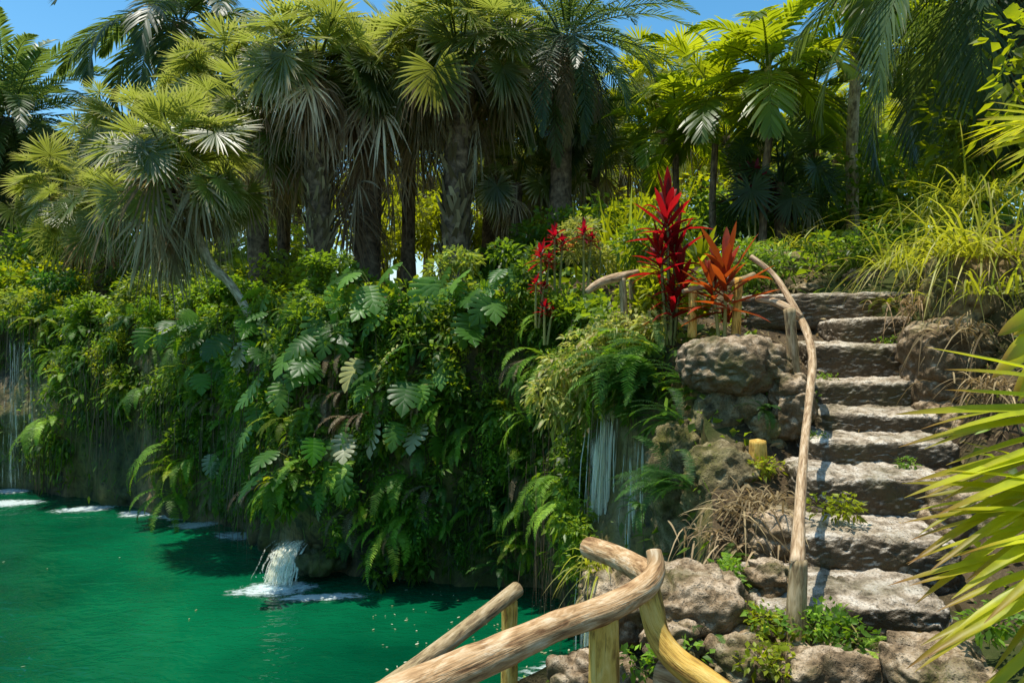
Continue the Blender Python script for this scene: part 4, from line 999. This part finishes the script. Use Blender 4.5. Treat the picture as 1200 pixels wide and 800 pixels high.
# ------------------------------------------------------------------ grasses and small plants
for k, (px, py, Y, n, L, lab) in enumerate([(1120, 300, 5.6, 130, 1.25, 'long arching yellow-green grass on the bank above the stair'), (1060, 315, 6.6, 110, 1.2, 'tall grass clump left of the arching one'), (1170, 300, 5.2, 110, 1.1, 'bright grass at the right edge of the bank'),
                                            (1090, 260, 7.2, 120, 1.3, 'grass at the crest of the bank'), (1010, 300, 8.0, 90, .9, 'short grass right of the grey-trunked palm'), (1150, 235, 6.4, 110, 1.2, 'grass clump under the leafy branch'), (930, 290, 8.4, 80, .6, 'low grass tuft behind the dark ledge'), (1160, 345, 5.0, 70, .7, 'drooping grass over the rock pillar')]):
    blades('grass_clump', lab, P(px, py, Y), int(n * .68), L * .9, .018, 'grass', (20, 85), (.3, 1.3), .12, 'grass', 'long grass clumps on the bank', fold=.1, seed=30 + k)
for k, (px, py, Y, n, L, lab) in enumerate([(1122, 388, 5.15, 110, .42, 'dry straw hanging over the squat rock pillar'), (880, 590, 4.25, 200, .34, 'dry grass mound left of the stair rail'), (855, 625, 4.2, 120, .28, 'dry grass fringe below the mound'), (1165, 450, 4.7, 90, .4, 'dead straw on the shaded right bank'), (1085, 355, 6.0, 90, .4, 'dry tuft beside the top step')]):
    blades('dry_grass', lab, P(px, py, Y), n, L, .012, 'drygrass', (-20, 75), (.4, 1.5), .12, 'dry grass', None, seed=50 + k)
blades('grass_clump', 'arching green grass tuft behind the forked log rail', P(705, 668, 3.6), 46, .42, .011, 'grass', (15, 85), (.5, 1.5), .04, 'grass', None, az=(-3.6, .6), seed=60)
for k, (px, py, Y, lab) in enumerate([(985, 602, 3.95, 'weeds growing in front of the third step'), (1000, 752, 3.0, 'bright weeds below the lowest step'), (960, 742, 3.05, 'low weeds right of the stair post foot'), (885, 735, 3.2, 'green weeds left of the stair post foot'), (1160, 745, 2.7, 'broad green weeds under the yellow fronds'), (925, 470, 5.0, 'little green plant beside the upper stair post'),
                                      (895, 555, 4.6, 'small leafy plant at the foot of the stump'), (850, 680, 3.6, 'weeds between the boulder and the lowest step'), (780, 790, 2.9, 'weeds beside the yellow forked brace'), (905, 790, 2.9, 'grassy weeds left of the pale flat rock'), (770, 735, 3.3, 'tiny weeds on the pale boulder')]):
    shrub('weed_plant', lab, P(px, py, Y), [(rng.normal(0, .06), rng.normal(0, .05), .05, .09, .08, .06) for _ in range(4)], 220, .04, 'sunshrub' if k % 3 == 0 else 'fern', 'weeds around the steps', 70 + k, 3, 'weed', aspect=.55)
for k, (px, py, Y, s, lab) in enumerate([(850, 655, 4.0, .32, 'small fern left of the lowest boulder'), (835, 740, 3.2, .26, 'small dry fern at the boulders'), (905, 755, 3.05, .24, 'small fern by the stair post foot'), (1010, 765, 2.95, .26, 'small fern in the weeds below the lowest step'), (895, 480, 4.9, .3, 'small fern beside the narrow upright rock'), (950, 350, 7.3, .5, 'fern on the top landing'), (1075, 330, 7.0, .55, 'fern under the long grass at the landing'), (1040, 355, 6.5, .35, 'tiny fern on the topmost step')]):
    ob = link('fern', FERN[k % 5], None, P(px, py, Y)); ob.scale = (s,) * 3; ob.rotation_euler = (0, 0, rng.uniform(2, 4.2)); tag(ob, lab, 'fern', 'little ferns around the steps')
# leaf litter on the steps' sides
n = 6000
x = rng.uniform(.4, 5.5, n); y = rng.uniform(2.8, 8, n); q_ = inland(np.c_[x, y]) > .3; x, y = x[q_], y[q_]; n = len(x); z = Hz(np.c_[x, y])
mb = MB(); scatter(mb, np.c_[x, y, z + .02], np.tile([0, 0, .25], (n, 1)) + rng.normal(0, .7, (n, 3)), rng.uniform(.03, .1, n), .3, .2, 1, long=True)
o = mb.build('leaf_litter', M['drygrass']); tag(o, 'dry fallen leaves littering the soil around the stair', 'leaf litter', kind='stuff')

# fallen leaves on the treads
pts_ = []
for (py, Y, x0, x1, th) in STEPS:
    a_, b_ = P(x0, py, Y), P(x1, py, Y); m_ = 34
    pts_.append(np.c_[rng.uniform(a_[0], b_[0], m_), Y + .05 + .5 * rng.random(m_) ** .6, np.full(m_, a_[2] + .012)])
pts_ = np.concatenate(pts_); m_ = len(pts_)
mb = MB(); scatter(mb, pts_, np.c_[rng.normal(0, 1, (m_, 2)), np.full(m_, .12)], rng.uniform(.02, .06, m_), .4, .1, .2)
o = mb.build('fallen_leaves', M['drygrass']); tag(o, 'small dry fallen leaves scattered over the stone treads', 'leaf litter', kind='stuff')
for k, (px, py, Y, lab) in enumerate([(958, 515, 4.75, 'tiny weeds at the left end of the fourth step'), (1060, 545, 4.45, 'tiny weeds in the joint below the fourth step'), (968, 445, 5.6, 'tiny weeds at the left end of the sixth step'), (1040, 402, 6.1, 'tiny weeds in the joint under the eighth step'), (1000, 628, 3.95, 'sparse weeds in the joint above the second step')]):
    shrub('weed_plant', lab, P(px, py, Y), [(rng.normal(0, .04), 0, .02, .06, .03, .035) for _ in range(4)], 90, .03, 'fern', 'weeds around the steps', 190 + k, 2, 'weed', aspect=.5)
# leafy branch at the upper right, palm fronds at the right edge
b = np.array([4.3, 4.6, Hz([(4.3, 4.6)])[0]])
L = [(*(P(px, py, Y) - b), s, s, s) for px, py, Y, s in [(1195, 40, 4.4, .18), (1215, 100, 4.4, .25), (1190, 90, 4.3, .14), (1240, 30, 4.6, .3), (1250, 150, 4.6, .3), (1180, 150, 4.6, .16)]]
shrub('leafy_shrub', 'broad-leaved branch reaching in at the upper right edge', b, L, 420, .11, 'sunshrub', None, 91, 8, aspect=.6)
b = P(1330, 150, 3.9); t = thing('fan_palm', 'small fan palm whose yellow leaf pokes in at the upper right edge', 'palm tree', (b[0], b[1], Hz([b[:2]])[0]))
lz = b[2] - t.location.z
mb = MB(); tube(mb, [(0, 0, -.2), (0, 0, lz * .5), (0, 0, lz)], [.07, .06, .05], 9, .1, 3, True, 4); mb.build('trunk', M['trunk'], t, True)
mb = MB(); fan_leaf(mb, (0, 0, lz), -1.75, R(12), .3, .62, .7, 22, 60, .12, .1, .2, 0.9); fan_leaf(mb, (0, 0, lz), -1.0, R(40), .3, .6, .7, 24, 90, .3, .1, .3, 0.2)
mb.build('crown', M['nearfan'], t)
b = np.array([2.75, 1.95, Hz([(2.75, 1.95)])[0]])
t = thing('fan_palm', 'low fan palm with stiff yellow-green blades filling the right edge', 'palm tree', b)
mb = MB(); tube(mb, [(0, 0, -.2), (.02, 0, .25), (.05, 0, .55)], [.13, .12, .1], 10, .15, 4, True, 4); mb.build('trunk', M['trunk'], t, True)
# blades given by hastula, direction and plane
def near_leaf(o, f, s, L, n, spread, seed, droop=.12, mat='nearfan'):
    global rng
    keep = rng; rng = np.random.default_rng(seed)
    mb = MB(); f = nrm(np.array(f, float)); s = nrm(np.array(s, float) - f * np.dot(s, f)); nn = np.cross(s, f)
    tube(mb, [(.05, 0, .5), (np.array([.05, 0, .5]) + np.array(o)) / 2 + [0, 0, .12], o], [.016, .014, .012], 6, 0, 1, True, 5)
    a = np.radians(np.linspace(spread[0], spread[1], n)) + rng.normal(0, .012, n); da = math.radians(spread[1] - spread[0]) / n
    dd = np.cos(a)[:, None] * f + np.sin(a)[:, None] * s + nn * rng.normal(0, .05, (n, 1)); ss = -np.sin(a)[:, None] * f + np.cos(a)[:, None] * s + nn * 0
    ss = ss * .68 - nn * .73 + nn * rng.normal(0, .3, (n, 1))
    ll = L * rng.uniform(.86, 1.05, n) * (.8 + .2 * np.cos(a))
    strips(mb, np.tile(o, (n, 1)), dd, ss, ll, 2 * math.tan(da / 2) * ll * 2.15, [(0, .03), (.25, .27), (.42, .45), (.6, .5), (.76, .46), (.88, .33), (.95, .18), (1, .02)], droop=droop * rng.uniform(.4, 1.6, n), fold=.22)
    mb.build('frond', M[mat], t); rng = keep
hb = P(1438, 500, 1.75) - b
near_leaf(hb, (-1, -.12, -.2), (.1, .35, 1.0), .84, 42, (-42, 36), 7, .24)
hb = P(1450, 630, 1.6) - b
near_leaf(hb, (-1, -.02, -.1), (0, .5, .9), .76, 34, (-28, 38), 8, .3)
hb = P(1300, 330, 2.0) - b
near_leaf(hb, (-.5, .1, -.9), (.8, .4, -.4), .44, 14, (-50, 50), 9, .12)
# ------------------------------------------------------------------ stone steps
NTH = ['lowest', 'second', 'third', 'fourth', 'fifth', 'sixth', 'seventh', 'eighth', 'topmost']
SLOOK = ['wide pale', 'grey mossy', 'thick rounded', 'cracked', 'thin flat', 'pitted', 'dark fronted', 'narrow', 'long']
for i, (py, Y, x0, x1, th) in enumerate(STEPS):
    a = P(x0, py, Y); b = P(x1, py, Y)
    wdt = b[0] - a[0]; dep = 0.62
    pos = np.array([(a[0] + b[0]) / 2 + 0.1, Y + dep / 2 - 0.03, a[2] - th / 2 - 0.005])
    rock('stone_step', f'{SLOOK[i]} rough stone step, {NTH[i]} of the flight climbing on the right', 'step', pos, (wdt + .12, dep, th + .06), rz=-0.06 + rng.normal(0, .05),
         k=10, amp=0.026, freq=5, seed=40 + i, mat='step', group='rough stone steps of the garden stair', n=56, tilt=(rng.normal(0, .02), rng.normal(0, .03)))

# ------------------------------------------------------------------ rocks
ROCKS = [  # px, py, depth, w, d, h, k, label
    (866, 430, 5.1, .74, .85, .46, 2.7, 'big pitted tan boulder below the post beside the stair rail'),
    (930, 478, 4.95, .34, .45, .5, 3, 'narrow upright rock between the big boulder and the stair'),
    (1118, 432, 5.25, .56, .6, .74, 3.4, 'squat grey rock pillar right of the upper steps'),
    (1028, 330, 7.3, .52, .5, .32, 3.2, 'square dark block lying above the top step'),
    (955, 343, 7.5, .5, .4, .2, 4, 'low flat stone left behind the top step'),
    (735, 712, 3.45, .42, .5, .34, 2.6, 'sunlit boulder behind the end of the thick log rail'),
    (812, 712, 3.3, .52, .55, .3, 2.8, 'rounded pale boulder left of the lowest step'),
    (872, 782, 3.0, .3, .35, .22, 2.8, 'small rock at the foot of the stair post'),
    (985, 795, 2.85, .46, .34, .2, 3.4, 'pale flat rock below the lowest step'),
    (1120, 800, 2.6, .4, .4, .2, 3, 'sunlit rock under the yellow palm fronds'),
    (905, 690, 3.5, .26, .3, .3, 2.8, 'rough rock at the left end of the lowest step'),
    (908, 640, 4.05, .34, .4, .36, 2.7, 'dark earthy rock beside the second step'),
    (1120, 520, 5.0, .4, .6, .6, 2.8, 'shaded rock at the right end of the middle steps'),
    (1125, 620, 4.1, .4, .7, .6, 2.8, 'dark rock behind the yellow palm fronds'),
    (905, 318, 8.0, 1.1, .6, .5, 2.8, 'long dark ledge of rock behind the top step'),
    (1085, 322, 7.8, .9, .6, .5, 2.8, 'brown rock bank under the long grass'),
    (700, 798, 3.05, .4, .3, .16, 2.8, 'low pale rock at the foot of the yellow post'),
    (790, 755, 3.1, .3, .3, .2, 2.6, 'small dark rock under the pale boulder'),
    (1165, 340, 5.6, .8, .8, .9, 2.6, 'shadowed brown rock on the bank at the right edge'),
]
for i, (px, py, Y, a, b, h, k, lab) in enumerate(ROCKS):
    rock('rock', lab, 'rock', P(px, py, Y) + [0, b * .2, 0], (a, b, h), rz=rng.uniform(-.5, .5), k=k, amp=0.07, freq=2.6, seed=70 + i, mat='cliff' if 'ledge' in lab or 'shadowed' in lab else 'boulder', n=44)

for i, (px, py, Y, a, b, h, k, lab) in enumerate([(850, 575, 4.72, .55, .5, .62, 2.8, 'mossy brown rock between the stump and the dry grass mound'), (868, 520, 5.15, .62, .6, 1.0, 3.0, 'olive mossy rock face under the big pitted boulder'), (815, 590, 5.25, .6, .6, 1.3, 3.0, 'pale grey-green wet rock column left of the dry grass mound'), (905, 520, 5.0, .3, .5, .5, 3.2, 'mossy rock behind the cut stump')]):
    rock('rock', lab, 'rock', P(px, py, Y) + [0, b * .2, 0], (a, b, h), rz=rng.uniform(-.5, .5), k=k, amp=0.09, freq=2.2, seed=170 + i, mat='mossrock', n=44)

# ------------------------------------------------------------------ wooden railings
def log(name, pts, rad, mat, parent, seed=0, seg=14, sub=6, rough=.08):
    mb = MB(); tube(mb, pts, rad, seg, rough, seed, True, sub)
    return mb.build(name, M[mat], parent, True)
t = thing('wooden_railing', 'thick crooked log handrail with forked yellow posts in the foreground', 'railing')
log('rail', [P(430, 832, 1.75), P(510, 795, 1.85), P(580, 765, 1.95), P(650, 735, 2.08), P(710, 712, 2.2), P(752, 690, 2.3), P(768, 668, 2.36), P(766, 645, 2.4)],
    [.05, .048, .046, .045, .043, .041, .037, .029], 'log', t, 1, 22, 10, .15)
log('back_rail', [P(690, 641, 3.0), P(722, 652, 2.8), P(752, 668, 2.55), P(764, 676, 2.4)], [.045, .047, .048, .045], 'log', t, 2, 14, 6)
log('post', [P(708, 716, 2.21), P(708, 790, 2.21), P(707, 940, 2.21)], [.047, .05, .05], 'post', t, 3, 14, 5, .06)
log('brace', [P(760, 690, 2.36), P(764, 715, 2.33), P(772, 745, 2.3), P(792, 772, 2.26), P(830, 800, 2.2), P(870, 830, 2.15)], [.04, .042, .042, .043, .045, .045], 'post', t, 4, 14, 6, .1)
log('foot_log', [P(770, 788, 2.35), P(800, 800, 2.3), P(850, 830, 2.2)], [.04, .05, .05], 'log', t, 5, 12, 5, .1)
t = thing('wooden_railing', 'straight pale pole rail on one yellow post above the water', 'railing')
log('rail', [P(400, 842, 2.6), P(470, 793, 2.85), P(540, 741, 3.15), P(606, 690, 3.5)], [.036, .038, .038, .04], 'greypost', t, 6, 12, 6, .06)
log('post', [P(597, 704, 3.5), P(597, 760, 3.5), P(596, 900, 3.5)], [.04, .042, .044], 'post', t, 7, 12, 5, .05)
t = thing('wooden_railing', 'long crooked pole handrail climbing beside the stone stair', 'railing')
log('rail', [P(935, 662, 3.1), P(937, 600, 3.4), P(942, 530, 3.85), P(948, 470, 4.4), P(952, 420, 4.9), P(944, 385, 5.3), P(925, 350, 5.6), P(905, 320, 5.85), P(880, 301, 6.0)],
    [.036, .028, .025, .025, .029, .031, .026, .023, .026], 'rail', t, 8, 14, 7, .1)
log('post', [P(936, 655, 3.12), P(933, 720, 3.1), P(931, 792, 3.08)], [.042, .042, .046], 'greypost', t, 9, 12, 6, .1)
log('post', [P(925, 362, 5.35), P(928, 400, 5.35), P(931, 448, 5.35)], [.045, .045, .05], 'greypost', t, 10, 12, 5, .1)
log('branch', [P(886, 350, 5.7), P(905, 353, 5.6), P(925, 362, 5.45), P(938, 372, 5.4)], [.026, .032, .034, .034], 'rail', t, 11, 10, 5, .1)
log('post', [P(866, 326, 5.8), P(864, 360, 5.75), P(862, 396, 5.7)], [.035, .036, .04], 'post', t, 12, 10, 5, .08)
t = thing('wooden_railing', 'short bleached driftwood rail on two posts above the small waterfall', 'railing')
log('rail', [P(688, 342, 6.4), P(704, 331, 6.45), P(724, 325, 6.5), P(748, 318, 6.6)], [.03, .042, .045, .024], 'rail', t, 13, 12, 6, .12)
log('post', [P(729, 326, 6.5), P(731, 355, 6.5), P(732, 392, 6.5)], [.034, .036, .04], 'greypost', t, 14, 10, 5, .08)
log('post', [P(740, 328, 6.6), P(741, 355, 6.6), P(741, 392, 6.6)], [.03, .03, .034], 'greypost', t, 15, 10, 5, .08)
t = thing('wooden_railing', 'two stub posts joined by a low pole under the red plants', 'railing')
log('post', [P(812, 336, 5.85), P(812, 360, 5.8), P(811, 395, 5.8)], [.034, .036, .04], 'post', t, 16, 10, 5, .08)
log('rail', [P(800, 342, 5.8), P(835, 334, 5.85), P(868, 328, 5.9), P(884, 322, 5.95)], [.02, .026, .028, .026], 'greypost', t, 17, 10, 5, .1)
mb = MB(); tube(mb, [P(888, 516, 4.7), P(888, 535, 4.7), P(886, 568, 4.7)], [.055, .06, .064], 12, .08, 3, True, 4)
tag(mb.build('wooden_stump', M['post'], None, True), 'short cut wooden stump on the rock left of the stair rail', 'stump')

# ------------------------------------------------------------------ waterfalls and foam
def foam_patch(mb, x, y, rx, ry, rz=0.0, z=0.006):
    nr, na = 7, 26
    rr = np.linspace(0, 1, nr); an = np.arange(na) / na * 2 * PI
    edge = 1 + 0.35 * vnoise(np.stack([np.cos(an) * 1.7 + x, np.sin(an) * 1.7 + y, an * 0], -1), 4)
    Vx = rr[:, None] * np.cos(an) * rx * edge; Vy = rr[:, None] * np.sin(an) * ry * edge
    V = np.stack([Vx, Vy, np.full_like(Vx, 0)], -1).reshape(-1, 3); V = rotz(V, rz) + [x, y, z]
    T = np.repeat(((1 - rr) ** 0.8)[:, None], na, 1).reshape(-1); T = np.stack([T, T, T], -1)
    i = np.arange(nr - 1)[:, None]; j = np.arange(na)[None]; j2 = (j + 1) % na
    mb.add(V, np.stack([i * na + j, (i + 1) * na + j, (i + 1) * na + j2, i * na + j2], -1).reshape(-1, 4), T)

def fall(label, p0, p1, width, n, foam, sub=12, sw=(.006, .024), alpha=(.3, .8), throw=0.0, name='waterfall', drops=0):
    """n ribbons of water from p0 down to p1, spread over width"""
    t = thing(name, label, 'waterfall', (p1[0], p1[1], 0))
    mb = MB(); d = np.array(p1) - np.array(p0)
    sidev = np.array([d[1], -d[0], 0.0]) if abs(d[0]) + abs(d[1]) > .02 else np.array([1.0, 0, 0]); sidev = nrm(sidev)
    if abs(sidev[0]) < .5: sidev = nrm(np.array([1.0, -.3, 0]))
    nsh = 3 if width > .12 else 2
    for k in range(n + nsh):
        off = rng.normal(0, .33) * width; w = rng.uniform(*sw); al = rng.uniform(*alpha)
        if k >= n: off = rng.normal(0, .16) * width; w = width * rng.uniform(.4, .75); al = alpha[1] * (.6 if throw else .38)
        a0 = rng.uniform(0, .25) if k > n * .4 else 0; a1 = rng.uniform(.75, 1)
        if k < n * .5 or k >= n: a1 = 1
        s = np.linspace(a0, a1, sub)
        wob = np.cumsum(rng.normal(0, .008, sub))
        c = np.array(p0) + sidev * off + d * np.stack([s ** (.6 if throw else 1), s ** (.6 if throw else 1), s ** (1.6 if throw else 1)], -1) + sidev * (wob + off * .3 * s)[:, None] - np.array([0, rng.uniform(0, .06), 0])
        ww = w * (1 + .5 * s) * (1 + .3 * rng.normal(0, 1, sub).clip(-1, 1))
        V = np.stack([c - sidev * ww[:, None] / 2, c + np.array([0, -.01, 0]), c + sidev * ww[:, None] / 2], 1).reshape(-1, 3) - np.array([t.location.x, t.location.y, 0])
        i = np.arange(sub - 1)
        Q = np.concatenate([np.stack([i * 3 + q, i * 3 + q + 1, i * 3 + q + 4, i * 3 + q + 3], -1) for q in (0, 1)])
        T = np.repeat(np.clip(al * np.minimum(1, np.minimum((s - s[0]) * 12 + .15, (s[-1] - s) * 8 + .3)), 0, 1), 3)
        mb.add(V, Q, np.stack([T, T, T], -1))
    mb.build('falling_water', M['fall'], t, True)
    if foam:
        mf = MB()
        if drops:
            an = rng.uniform(0, 2 * PI, drops); rd = np.abs(rng.normal(0, .2, drops)); hh = rng.uniform(.01, .22, drops) * np.exp(-rd * 4)
            strips(mf, np.c_[np.cos(an) * rd, np.sin(an) * rd, hh], np.c_[np.cos(an), np.sin(an), rng.uniform(.2, 1.5, drops)], np.c_[-np.sin(an), np.cos(an), an * 0], rng.uniform(.008, .03, drops), rng.uniform(.006, .014, drops), [(0, .4), (.5, 1), (1, .3)], r=1.0)
        for q, (x, y, rx, ry) in enumerate(foam): foam_patch(mf, x - t.location.x, y - t.location.y, rx, ry, rng.normal(0, .2), z=0.006 + q * .004)
        mf.build('foam', M['foam'], t)
    return t
def wpt(px, py): return np.array([(px - 600) / F * (CAMZ * F / (py - HY)), CAMZ * F / (py - HY), 0.0])
def W2(px, py, rx, ry): q = wpt(px, py); return (q[0], q[1], rx, ry)
p, o = on_cliff(14, 385); q = wpt(18, 580)
fall('thin veil of water down the cliff at the left edge', np.array([q[0] - .05, q[1] + .1, p[2]]), q, .5, 13, [W2(12, 589, .62, .34), W2(14, 575, .5, .24)], alpha=(.15, .45))
q = wpt(163, 585); fall('short thin waterfall on the far cliff right of the left veil', P(163, 442, q[1] + .02), q, .16, 14, [W2(102, 596, .55, .28), W2(160, 602, .42, .26)], alpha=(.15, .6))
q = wpt(215, 598); fall('faint trickle falling at the corner of the far cliff', P(213, 540, q[1]), q, .12, 8, [W2(204, 606, .34, .22), W2(228, 615, .46, .26), W2(282, 628, .44, .26)], alpha=(.15, .5))
q = wpt(324, 686); p0 = P(352, 630, q[1] + .45)
fall('small bright waterfall spilling over a rock ledge into the pool', p0, q, .3, 70, [W2(322, 690, .6, .3), W2(330, 686, .4, .24), W2(375, 700, .6, .16)], sw=(.006, .022), alpha=(.3, .9), drops=90, throw=.3)
p, o = on_cliff(712, 490); p = p + o * .1; e2 = p + o * .12; e2[2] = 0; p[2] += .25
fall('tall narrow waterfall left of the stair under the variegated shrub', p, e2, .2, 24, [(e2[0] - .25, e2[1] - .2, .5, .3), (e2[0] - .35, e2[1] - .6, .45, .25), (.75, 5.6, .5, .35), (.5, 5.3, .45, .3), (.55, 6.2, .5, .3)], alpha=(.45, .95), sw=(.006, .02))
p, o = on_cliff(748, 500); p = p + o * .08; e2 = p + o * .1; e2[2] = 0
fall('second thinner waterfall strand just right of the tall narrow one', p, e2, .1, 10, [(e2[0] - .2, e2[1] - .1, .3, .2)], alpha=(.3, .7))
p, o = on_cliff(775, 520); p = p + o * .06; e2 = p + o * .1; e2[2] = 0
fall('faint water veil on the mossy rock below the fern clump', p, e2, .1, 7, None, alpha=(.15, .5))
t = rock('rock', 'dark wet ledge with water running over it above the bright waterfall', 'rock', P(374, 652, 8.6), (.74, .7, .34), rz=.4, k=2.6, amp=.09, freq=2.2, seed=130, mat='cliff', n=24)

n = 120
px_ = rng.uniform(430, 700, n); py_ = rng.uniform(690, 800, n); k_ = rng.random(n) < .08; px_ = np.where(k_, rng.uniform(0, 330, n), px_); py_ = np.where(k_, rng.uniform(640, 800, n), py_)
q_ = np.array([wpt(a_, b_) for a_, b_ in zip(px_, py_)]); q_ = q_[inland(q_[:, :2]) < -.1]; n = len(q_)
an_ = rng.uniform(0, 2 * PI, n); mb = MB()
strips(mb, q_ + [0, 0, .008], np.stack([np.cos(an_), np.sin(an_), an_ * 0], -1), np.stack([-np.sin(an_), np.cos(an_), an_ * 0], -1), rng.uniform(.01, .045, n), rng.uniform(.008, .024, n), [(0, .3), (.3, 1), (.7, .9), (1, .2)])
o = mb.build('pale_flecks', M['pale']); tag(o, 'tiny pale flecks scattered over the surface of the green pool', 'flecks', kind='stuff')

# ------------------------------------------------------------------ camera, sun, sky
cam = bpy.data.cameras.new('camera'); co = bpy.data.objects.new('camera', cam); C.objects.link(co)
cam.sensor_width = 36; cam.lens = 36 * F / 1200; cam.clip_start = .05; cam.clip_end = 2000
cam.shift_y = -(400 - HY) / 1200
co.location = (0, 0, CAMZ); co.rotation_euler = (PI / 2, 0, 0)
bpy.context.scene.camera = co
SUN = nrm(np.array([-0.3, 0.02, 1.45]))
el = math.asin(SUN[2]); azs = math.atan2(SUN[0], SUN[1])
ld = bpy.data.lights.new('sun', 'SUN'); ld.energy = 5.0; ld.angle = R(0.5); ld.color = (1, .95, .84)
lo = bpy.data.objects.new('sun', ld); C.objects.link(lo)
lo.rotation_euler = Vector((-SUN[0], -SUN[1], -SUN[2])).to_track_quat('-Z', 'Y').to_euler(); lo.location = (0, 0, 30)
wd = bpy.data.worlds.new('World'); bpy.context.scene.world = wd; wd.use_nodes = True
nt = wd.node_tree; bg = nt.nodes['Background']
sk = nt.nodes.new('ShaderNodeTexSky'); sk.sky_type = 'NISHITA'; sk.sun_disc = False
sk.sun_elevation = el; sk.sun_rotation = azs; sk.air_density = 1.0; sk.dust_density = 0.6; sk.ozone_density = 2.0
hs = nt.nodes.new('ShaderNodeHueSaturation'); hs.inputs['Saturation'].default_value = 1.3; hs.inputs['Value'].default_value = 1.3; hs.inputs['Hue'].default_value = 0.485; nt.links.new(sk.outputs[0], hs.inputs['Color'])
nt.links.new(hs.outputs[0], bg.inputs[0]); bg.inputs[1].default_value = 0.15
sc = bpy.context.scene
sc.view_settings.view_transform = 'Standard'; sc.view_settings.look = 'None'; sc.view_settings.exposure = 0
sc.cycles.use_denoising = True
sc.cycles.max_bounces = 8; sc.cycles.transmission_bounces = 6; sc.cycles.diffuse_bounces = 6; sc.cycles.transparent_max_bounces = 24
sc.cycles.caustics_reflective = False; sc.cycles.caustics_refractive = False; sc.cycles.sample_clamp_indirect = 6
